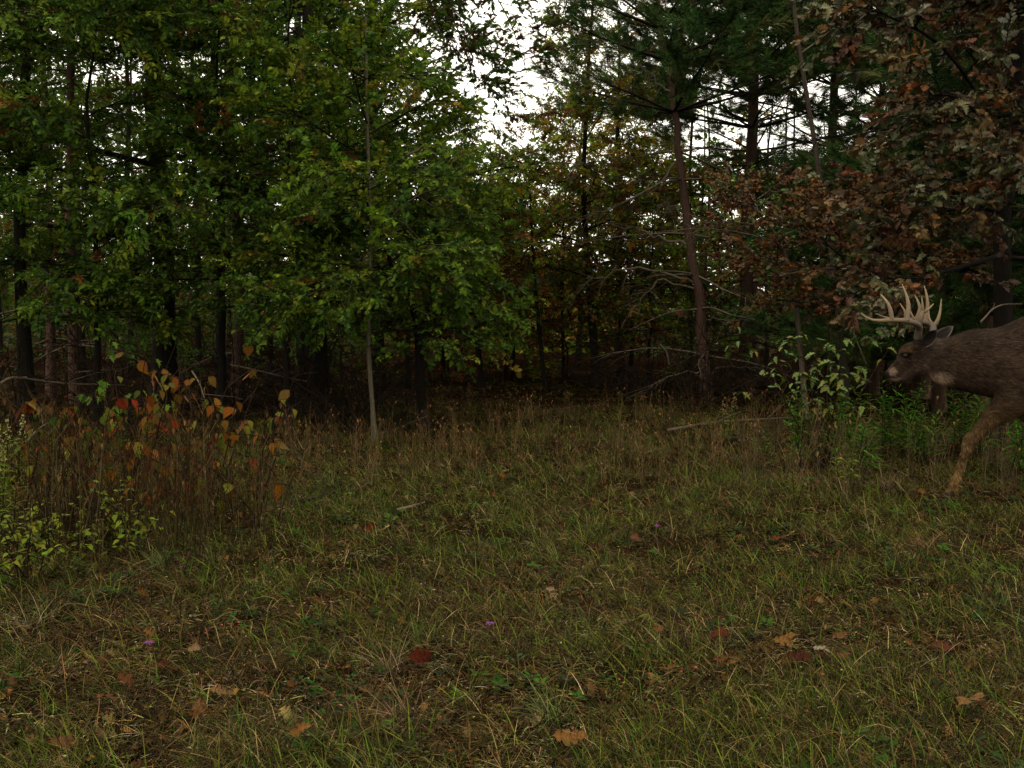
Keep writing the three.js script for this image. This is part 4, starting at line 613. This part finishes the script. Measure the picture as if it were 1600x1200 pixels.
herb({ name: 'leafy_weed', seed: 99, px: 1255, py: 790, h: .2, leaf: .05, label: 'yellowish weed on the grass left of the deer hoof', tint: mixed([1, OLIVE]), shape: OVAL, stems: 2, leaves: 14 });
shrub({ name: 'oak_sapling', cat: 'tree', seed: 70, px: 1290, py: 735, h: 1.3, leaves: 290, stems: 7, r: .007, spread: .42, leaf: .07, shape: OAK6, tint: mixed([.7, [[.055, .1, .015], [.075, .11, .026], [.04, .075, .012]]], [.3, OLIVE]), label: 'knee-high oak sapling with pale green lobed leaves left of the deer head', hang: .2, low: .55, lm: L.gloss, side: 8 });

// ---------------------------------------------------------------- fallen wood
function stick(name, label, pts, r, mat, o = {}) {
  rng = mulberry(Math.round(pts[0][0] * 7 + pts[0][1])); const w = pts.map(([px, py, d]) => d ? at(px, py, d) : gp(px, py).add(V(0, r * (o.lift ?? 1.2), 0))), b = w[0].clone(), g = base(name, b.x, b.y, b.z), lp = spline(w.map((p) => p.sub(b)), 12);
  mesh('branch', new GB().tube(lp, taper(12, r, r * (o.end ?? .45)), 7, [1, 1, 1], .16).build(), mat, g);
  for (let k = 0; k < (o.twigs ?? 3); k++) { const t = R(.25, .95), sd = dirAt(lp, t), sp = path(along(lp, t), Math.atan2(sd.z, sd.x) + (k % 2 ? 1 : -1) * R(.4, 1), R(.05, .6), R(.12, .4) * (o.tl ?? 1), 4, -.3, .25); mesh('twig', new GB().tube(sp, taper(4, r * .4, .0015), 5, [1, 1, 1], 0).build(), mat, g); }
  tag(g, label, o.cat ?? 'branch'); return g;
}
stick('fallen_branch', 'long pale fallen branch lying on the right of the path', [[1040, 678], [1090, 668], [1140, 662], [1238, 656]], .02, M.deadWood);
stick('fallen_branch', 'darker fallen branch behind and right of the pale one', [[1130, 690], [1190, 682], [1255, 668]], .014, M.oakBark);
stick('fallen_branch', 'thin dead branch leaning up out of the brush near the fallen branch', [[1198, 655], [1215, 640, 11.6], [1232, 625, 11.8]], .009, M.deadWood, { twigs: 1 });
stick('fallen_branch', 'short dry stick in the grass of the clearing', [[618, 804], [640, 797], [663, 790]], .013, M.deadWood, { twigs: 0 });
stick('fallen_branch', 'dark stick at the foot of the left thicket', [[455, 788], [495, 780], [536, 768]], .011, M.oakBark, { twigs: 1 });
stick('fallen_branch', 'long dead pole at the foot of the slim pale tree, left piece', [[478, 696], [530, 690], [585, 682]], .014, M.oakBark, { twigs: 1 });
stick('fallen_branch', 'pale broken pole right of the foot of the slim pale tree', [[592, 684], [625, 672], [668, 650, 9.6]], .014, M.deadWood, { twigs: 1, lift: 2 });
stick('fallen_branch', 'small twig lying on the path right of centre', [[1005, 712], [1020, 706], [1034, 702]], .008, M.deadWood, { twigs: 1 });
stick('dead_branch', 'pale dead branch slanting across the twigs at the far left', [[-6, 604, 9], [20, 590, 9.2], [70, 596, 9.6], [120, 600, 9.8], [195, 602, 10.2]], .013, M.deadWood, { twigs: 4 });
stick('dead_branch', 'thin pale dead branch above the slanting one at far left', [[118, 582, 10.6], [160, 578, 10.4], [190, 580, 10.4]], .008, M.deadWood, { twigs: 3 });
stick('dead_branch', 'pale arching dead twig right of the big left oak', [[300, 580, 8.8], [312, 600, 8.7], [322, 630, 8.6]], .008, M.deadWood, { twigs: 2 });
stick('dead_branch', 'long thin dead branch hanging in the shadow left of the slim tree', [[360, 570, 10.2], [400, 578, 10.2], [440, 588, 10.2], [480, 596, 10.2]], .009, M.deadWood, { twigs: 4 });
stick('dead_branch', 'short slanting dead stick at the left edge of the thicket', [[40, 692, 6.6], [60, 670, 6.8], [86, 655, 7]], .007, M.deadWood, { twigs: 1 });
stick('dead_branch', 'crooked white dead stick left of the pink pine', [[1031, 538, 12.6], [1042, 552, 12.6], [1046, 574, 12.6]], .014, M.paleBark, { twigs: 0 });
stick('dead_branch', 'pale dead branch above the deer back', [[1532, 503, 6.9], [1541, 494, 6.9], [1548, 486, 6.9], [1566, 476, 6.9], [1596, 475, 7]], .0065, M.deadWood, { twigs: 1, tl: .6 });
stick('dead_branch', 'thin pale stem slanting behind the sapling by the antlers', [[1332, 515, 8.4], [1342, 540, 8.4], [1354, 570, 8.4]], .007, M.paleBark, { twigs: 0 });
// bare brush in the shadow under the trees
rng = mulberry(4242);
for (let k = 0; k < 44; k++) {
  const rr = mulberry(k * 19 + 4), left = k < 28, px = left ? -20 + rr() * 640 : 960 + rr() * 330, d = (left ? 9.2 : 12) + rr() * 4, x = atX(px, d), g = base('dead_shrub', x, gh(x, -d), -d); rng = rr;
  for (let s = 0; s < 7; s++) { const lp = path(V(J(.1), -.03, J(.1)), R(6.283), R(.5, 1.5), R(.7, 1.7), 6, -.5, .2), gb = new GB(); gb.tube(lp, taper(6, .008, .002), 4); for (let q = 0; q < 7; q++) { const t = R(.2, 1), sd = dirAt(lp, t), sp = path(along(lp, t), Math.atan2(sd.z, sd.x) + J(1.2), R(-.3, .8), R(.15, .5), 4, -.4, .3); gb.tube(sp, taper(4, .004, .0012), 3, [1, 1, 1], 0, false); } mesh('stem', gb.build(), k % 3 ? M.brownTwig : M.pineTwig, g); }
  tag(g, ...((w) => [`bare brown brush in the shadow ${w}`, 'dead shrub', `bare brush ${w}`])(px < 180 ? 'at the far left edge of the wood' : px < 340 ? 'around the foot of the big left oak' : px < 480 ? 'between the big left oak and the black trunks' : left ? 'around the slim pale tree and the forked trunk' : px < 1075 ? 'left of the pink pine' : px < 1190 ? 'right of the pink pine' : 'left of the oak sapling and deer'));
}

// ---------------------------------------------------------------- grass, weeds, litter
function tuft(n, l0, l1, spread, w, flat = 0) {
  const g = new GB();
  for (let k = 0; k < n; k++) {
    const a = R(6.283), el = lerp(1.5, .25, Math.pow(R(), .8) * spread), l = R(l0, l1), b = V(J(.03), 0, J(.03)), pts = path(b, a, el, l, 3, -R(.2, 1.2) - flat, .12), ww = w * R(.6, 1.3), hi = k % 6 === 2, v = hi ? R(1.1, 1.75) : k % 2 ? R(.15, .45) : R(.5, 1.05), hr = hi ? 1.02 : 1, hb = hi ? 1.25 : 1;
    let pa, pb; pts.forEach((p, i) => { const s = V(-Math.sin(a + .6), J(.3), Math.cos(a + .6)).normalize().multiplyScalar(ww * (1 - .85 * i / 3) / 2), c = [v * hr * (1 + i * .06), v, v * hb], q = g.v(p.clone().add(s), 0, i, c), r = g.v(p.clone().sub(s), 0, i, c); if (i) g.quad(pa, pb, r, q); pa = q; pb = r; });
  }
  return g.build();
}
rng = mulberry(77);
const scatter = (n, f, d1 = 2.0, d2 = 21) => { const out = []; for (let k = 0; k < n; k++) { const d = d1 + (d2 - d1) * Math.pow(R(), 1.35), x = J(.56) * d * 1.06 + J(.5), z = -d, p = V(x, gh(x, z), z), r = f(p, d); if (r) out.push(r); } return out; };
const woodAt = (p) => smooth(-8.2, -11, p.z + 1.1 * n2(p.x * .5, 3) + (Math.abs(p.x + .1) < 2.4 ? 2.2 : 0));
const bare = (p) => smooth(.15, .55, n2(p.x * 1.05 + 2, p.z * 1.3 + 5) + .6 * smooth(1.3, .3, Math.hypot((p.x + .75) / 1.1, (p.z + 2.95) / .5)));
const patch = (p) => .42 + .4 * n2(p.x * .55 + 3, p.z * .55) + .3 * n2(p.x * 1.9, p.z * 1.9 + 4) + .35 * smooth(-3.8, -5, p.z) * smooth(-8.5, -6.5, p.z) * smooth(2.6, 1, Math.abs(p.x - .3)) + .35 * smooth(.6, 1.6, p.x) * smooth(-4.5, -3.2, p.z);
const up0 = (a = .2) => V(J(a), 1, J(a)), spin = () => { const a = R(6.283); return V(Math.cos(a), J(.1), Math.sin(a)); };
const GRASS = [[.034, .066, .004], [.05, .082, .005], [.024, .052, .004], [.064, .08, .006]], DRY = [[.072, .05, .012], [.042, .028, .007], [.16, .12, .045], [.014, .009, .003], [.062, .038, .009], [.075, .04, .01]];
const turf = (name, make, list, label, seed) => { const g = base(name, 0, 0, 0), keep = rng; tag(g, label, 'grass', null, 'stuff'); rng = mulberry(seed); for (let k = 0; k < 4; k++) instances('blades', make(), L.grass, list.filter((_, i) => i % 4 === k), g); rng = keep; };
{
  const gr = scatter(52000, (p, d) => { const w = woodAt(p), q = patch(p); if (R() < w * .82 || R() > .26 + q * 1.0 || R() < bare(p) * .8) return; return [frame(p, spin(), up0(.3), R(.6, 1.25) * (d > 9 ? 1.25 : 1)), rgb(mixc(pick(GRASS), pick(DRY), R() < .25 ? .6 : 0), R(.75, 1.25))]; });
  turf('grass', () => tuft(15, .03, .105, 1.0, .003), gr, 'short olive-green grass covering the clearing', 401);
  const dr = scatter(80000, (p, d) => { const w = woodAt(p), q = patch(p); if (R() < w * .6 || R() < q * .5 || R() < bare(p) * .6) return; return [frame(p, spin(), up0(.3), R(.55, 1.25) * (d > 9 ? 1.25 : 1)), rgb(pick(DRY), R(.6, 1.3))]; });
  turf('dry_grass', () => tuft(13, .03, .12, 1.15, .0024, .6), dr, 'matted straw-brown dead grass between the green blades', 402);
  const tall = scatter(3600, (p, d) => { const mid = smooth(5.2, 6.6, d) * smooth(11.5, 9.5, d); if (R() > .04 + .8 * mid || Math.abs(p.x) > .5 * d + .3) return; return [frame(p, spin(), up0(.25), R(.5, 1.05)), rgb(pick([[.13, .085, .025], [.1, .05, .014], [.17, .12, .05], [.075, .07, .012], [.05, .06, .008]]), R(.5, 1.2))]; }, 2.2, 12);
  tag(instances('tall_grass', tuft(9, .1, .24, .55, .0026, .2), L.grass, tall, scene), 'taller straw and russet grass stalks standing above the short turf', 'grass');
  const wd = new GB(); for (let k = 0; k < 9; k++) { const a = k * 2.4, l = R(.03, .06); wd.add(leafGB(l, OVAL, { c: [R(.8, 1.2), R(.85, 1.15), 1], droop: .2 }), frame(V(Math.cos(a) * .008, R(.005, .05), Math.sin(a) * .008), V(Math.cos(a), R(.1, .7), Math.sin(a)), V(0, 1, 0))); }
  const wl = scatter(5200, (p) => { if (woodAt(p) > .7 || n2(p.x * .9 + 8, p.z * .9) < .1 + R(.5)) return; return [frame(p, spin(), up0(.5), R(.25, .75)), rgb(pick([...VIVID, ...GREEN, ...OLIVE]), R(.2, .55))]; }, 2, 13);
  tag(instances('weeds', wd.build(), L.leaf, wl, scene), 'small round-leaved green weeds scattered through the grass', 'weeds');
  const lg = leafGB(.062, OAK, { fold: .7, droop: .4, twist: .8, wave: .05, asym: .4 }).build(), lt = scatter(15000, (p) => { const w = woodAt(p); if (R() > .13 + w * .8 + bare(p) * .9 + .22 * smooth(-3.6, -2.4, p.z) * (n2(p.x * 1.1, p.z * 1.1) > 0 ? 1 : 0)) return; p.y += R(-.004, .022); return [frame(p, spin(), up0(.7), R(.25, .95)), rgb(pick([...BRONZE, ...RUST, ...DRY]), R(.5, 1.1))]; });
  tag(instances('leaf_litter', lg, L.litter, lt, scene), 'brown fallen leaves thinly littering grass and wood floor', 'leaf litter');
  const bit = new GB(); for (let k = 0; k < 16; k++) { const a = R(6.283), l = R(.01, .045), p = V(J(.08), R(.003, .012), J(.08)); bit.add(leafGB(k % 5 ? l : .012, k % 5 ? [[0, .025], [.5, .035], [1, .015]] : OVAL, { c: [R(.6, 1.4), R(.6, 1.3), R(.6, 1.3)] }), frame(p, V(Math.cos(a), J(.25), Math.sin(a)), V(J(.5), 1, J(.5)))); }
  const bt = scatter(30000, (p) => (R() < woodAt(p) * .3 ? null : [frame(p, spin(), up0(.15), R(.6, 1.3)), rgb(pick([...DRY, ...BRONZE, ...STRAW, [.3, .23, .15], [.012, .008, .004], [.012, .008, .004]]), R(.15, 1.1))]), 2, 16);
  tag(instances('plant_litter', bit.build(), L.litter, bt, scene), 'grey-brown thatch of dead stems and leaf bits under the grass', 'litter');
  const st = new GB(); for (let k = 0; k < 3; k++) { const lp = path(V(J(.04), -.01, J(.04)), R(6.283), 1.45 + J(.12), R(.35, .62), 5, -.1, .08); st.tube(lp, taper(5, .0022, .001), 3, [R(.7, 1.2), R(.7, 1.1), R(.7, 1.1)], 0, false); for (let q = 0; q < 5; q++) { const sp = path(along(lp, R(.4, 1)), R(6.283), R(.5, 1.1), R(.05, .16), 2, 0, .2); st.tube(sp, taper(2, .0014, .0008), 3, [.9, .8, .7], 0, false); if (q > 3) st.add(leafGB(.035, OVAL, { c: [1.2, 1, .8], droop: .5 }), frame(along(sp, .9), V(J(1), -.6, J(1)), V(0, 1, 0))); } }
  const stems = []; rng = mulberry(78); for (let k = 0; k < 130; k++) { const px = 20 + 425 * R(), p = gp(px, 795 + R(95) - (px > 420 ? 20 : 0)); stems.push([frame(p, spin(), up0(.12), R(.35, 1.1)), rgb(pick([[.04, .022, .009], [.06, .034, .013], [.022, .013, .007], [.13, .09, .04]]), R(.5, 1.2))]); }
  for (let k = 0; k < 90; k++) { const p = gp(1150 + R(460), 690 + R(100)); stems.push([frame(p, spin(), up0(.3), R(.3, .85)), rgb(pick([[.12, .075, .045], [.16, .11, .06], [.09, .06, .035]]), R(.6, 1.2))]); }
  for (let k = 0; k < 260; k++) { const p = gp(440 + R(800), 650 + R(110)); stems.push([frame(p, spin(), up0(.2), R(.25, .6)), rgb(pick([[.15, .085, .045], [.17, .11, .05]]), R(.6, 1.2))]); }
  tag(instances('dry_weeds', st.build(), L.litter, stems, scene), 'thin reddish-brown dead weed stalks crowding the clearing edges', 'dry weeds');
}
// grass clumps that stand out
[
  [610, 1050, 1.5, [.2, .15, .07], 'pale straw grass clump in the foreground left of centre'], [625, 1130, 1.3, [.16, .1, .05], 'brown straw grass clump at the bottom left of centre'], [1440, 862, 1.5, [.2, .11, .045], 'orange-brown dry grass clump on the right of the clearing'], [55, 985, 1.6, [.2, .16, .08], 'pale dry grass clump at the left edge'], [865, 880, 1.2, [.085, .12, .022], 'fresh green grass clump in the middle of the clearing'], [860, 1130, 1.5, [.08, .11, .025], 'green grass clump at the bottom centre'], [1560, 960, 1.6, [.06, .1, .025], 'dark green grass clump near the right edge'], [1385, 765, 1.5, [.19, .14, .075], 'pale dead grass clump under the deer head'], [250, 890, 1.5, [.09, .12, .03], 'green grass clump at the foot of the dry stalks'], [560, 770, 1.2, [.18, .1, .045], 'brown dry grass clump right of the dark stick'],
].forEach(([px, py, s, c, label], i) => { rng = mulberry(300 + i); const p = gp(px, py), g = base('grass_clump', p.x, p.y, p.z), m = L.grass.clone(); m.color.setRGB(...c.map((q) => q * .7)); mesh('blades', tuft(100, .05 * s, .15 * s, .95, .003, .2), m, g).userData.kind = 'stuff'; tag(g, label, 'grass clump'); });
// fallen leaves that can be told apart
[
  [967, 775, .1, [.42, .3, .2], 'upright pale fallen leaf in the grass at the centre right'], [770, 790, .08, [.3, .17, .09], 'tan fallen leaf in the grass at the centre'], [250, 1055, .1, [.13, .04, .025], 'dark red fallen leaf near the purple flower at lower left'], [200, 1080, .1, [.2, .1, .05], 'brown fallen leaf below left of the purple flower'], [315, 1118, .1, [.36, .23, .12], 'large tan curled leaf in the bare patch at lower left'], [340, 1100, .085, [.4, .29, .17], 'pale leaf standing beside the large tan curled one'], [95, 1185, .11, [.28, .17, .09], 'tan oak leaf at the bottom left corner'], [465, 1172, .085, [.42, .24, .09], 'orange-tan leaf at the bottom edge left of centre'], [650, 1050, .1, [.2, .045, .025], 'red-brown leaf caught in the straw clump'],
  [883, 1180, .12, [.38, .23, .09], 'orange-tan oak leaf at the bottom centre'], [1220, 1020, .1, [.4, .26, .09], 'yellow-tan fallen leaf at the lower right'], [1245, 1040, .11, [.14, .055, .035], 'dark brown leaf beside the yellow-tan one'], [1310, 1020, .085, [.32, .2, .13], 'pinkish tan leaf right of the white leaf'], [1318, 1045, .09, [.26, .13, .08], 'brown leaf lying right below the white one'], [1470, 1030, .12, [.2, .09, .055], 'dark brown leaf in the grass at right'], [1215, 852, .1, [.25, .08, .05], 'red-brown leaf on the right of the clearing'], [1120, 1010, .11, [.22, .075, .035], 'rust leaf in the bare patch right of centre'], [990, 855, .075, [.36, .2, .16], 'pinkish leaf beside the far right purple flower'], [1522, 1130, .15, [.4, .27, .14], 'large curled tan leaf at the lower right corner'], [1125, 1058, .085, [.27, .11, .04], 'orange-brown leaf below the rust leaf'], [300, 1035, .06, [.45, .36, .25], 'small pale leaf right of the purple flower'], [575, 840, .085, [.24, .07, .03], 'red leaf in the grass right of the left thicket'], [510, 862, .08, [.22, .06, .03], 'red leaf at the grass edge below the thicket'], [1278, 1032, .07, [.62, .62, .6], 'small white curled leaf at the lower right'], [858, 935, .05, [.55, .5, .44], 'small whitish leaf in the grass at the centre'], [1030, 1005, .085, [.3, .18, .1], 'tan leaf in the litter left of the rust leaf'], [165, 1115, .09, [.24, .13, .07], 'brown leaf in the bare patch near the left edge'],
].forEach(([px, py, s, c, label], i) => { rng = mulberry(500 + i); const p = gp(px, py); const m = L.litter.clone(); m.color.setRGB(c[0] * .24, c[1] * .185, c[2] * .14); s *= .72; const o = mesh('fallen_leaf', leafGB(s, OAK, { fold: R(.4, 1.3), droop: R(-.6, .8), twist: J(1.3), curl: .8, asym: R(-.3, 1.2), wave: .07, ph: R(6) }).build(), m, scene); o.applyMatrix4(frame(p.add(V(-s * .4, R(.03, .05), 0)), V(1, R(-.1, .25), J(.9)), V(J(.5), 1, R(.2, .9)))); tag(o, label, 'leaf'); });
// purple flowers
[[228, 1040, 'purple flower in the grass at lower left'], [761, 1010, 'purple flower in the grass at the lower centre'], [1023, 845, 'purple flower in the grass right of centre']].forEach(([px, py, label], i) => {
  rng = mulberry(600 + i); const p = gp(px, py), g = base('purple_flower', p.x, p.y, p.z), top = V(.01, .07, 0), sm = L.litter.clone(); sm.color.setRGB(.05, .08, .015); mesh('stem', new GB().tube([V(0, -.01, 0), V(.004, .04, 0), top], [.0016, .0014, .0012], 5).build(), sm, g);
  const m = L.leaf.clone(); m.color.setRGB(.2, .05, .26); for (let k = 0; k < 11; k++) { const a = k * .571; const o = mesh('petal', leafGB(.016, OVAL, { fold: .2 }).build(), m, g); o.applyMatrix4(frame(top, V(Math.cos(a), .3 + J(.3), Math.sin(a)), V(0, 1, 0))); } tag(g, label, 'flower');
});
renderer.render(scene, camera);
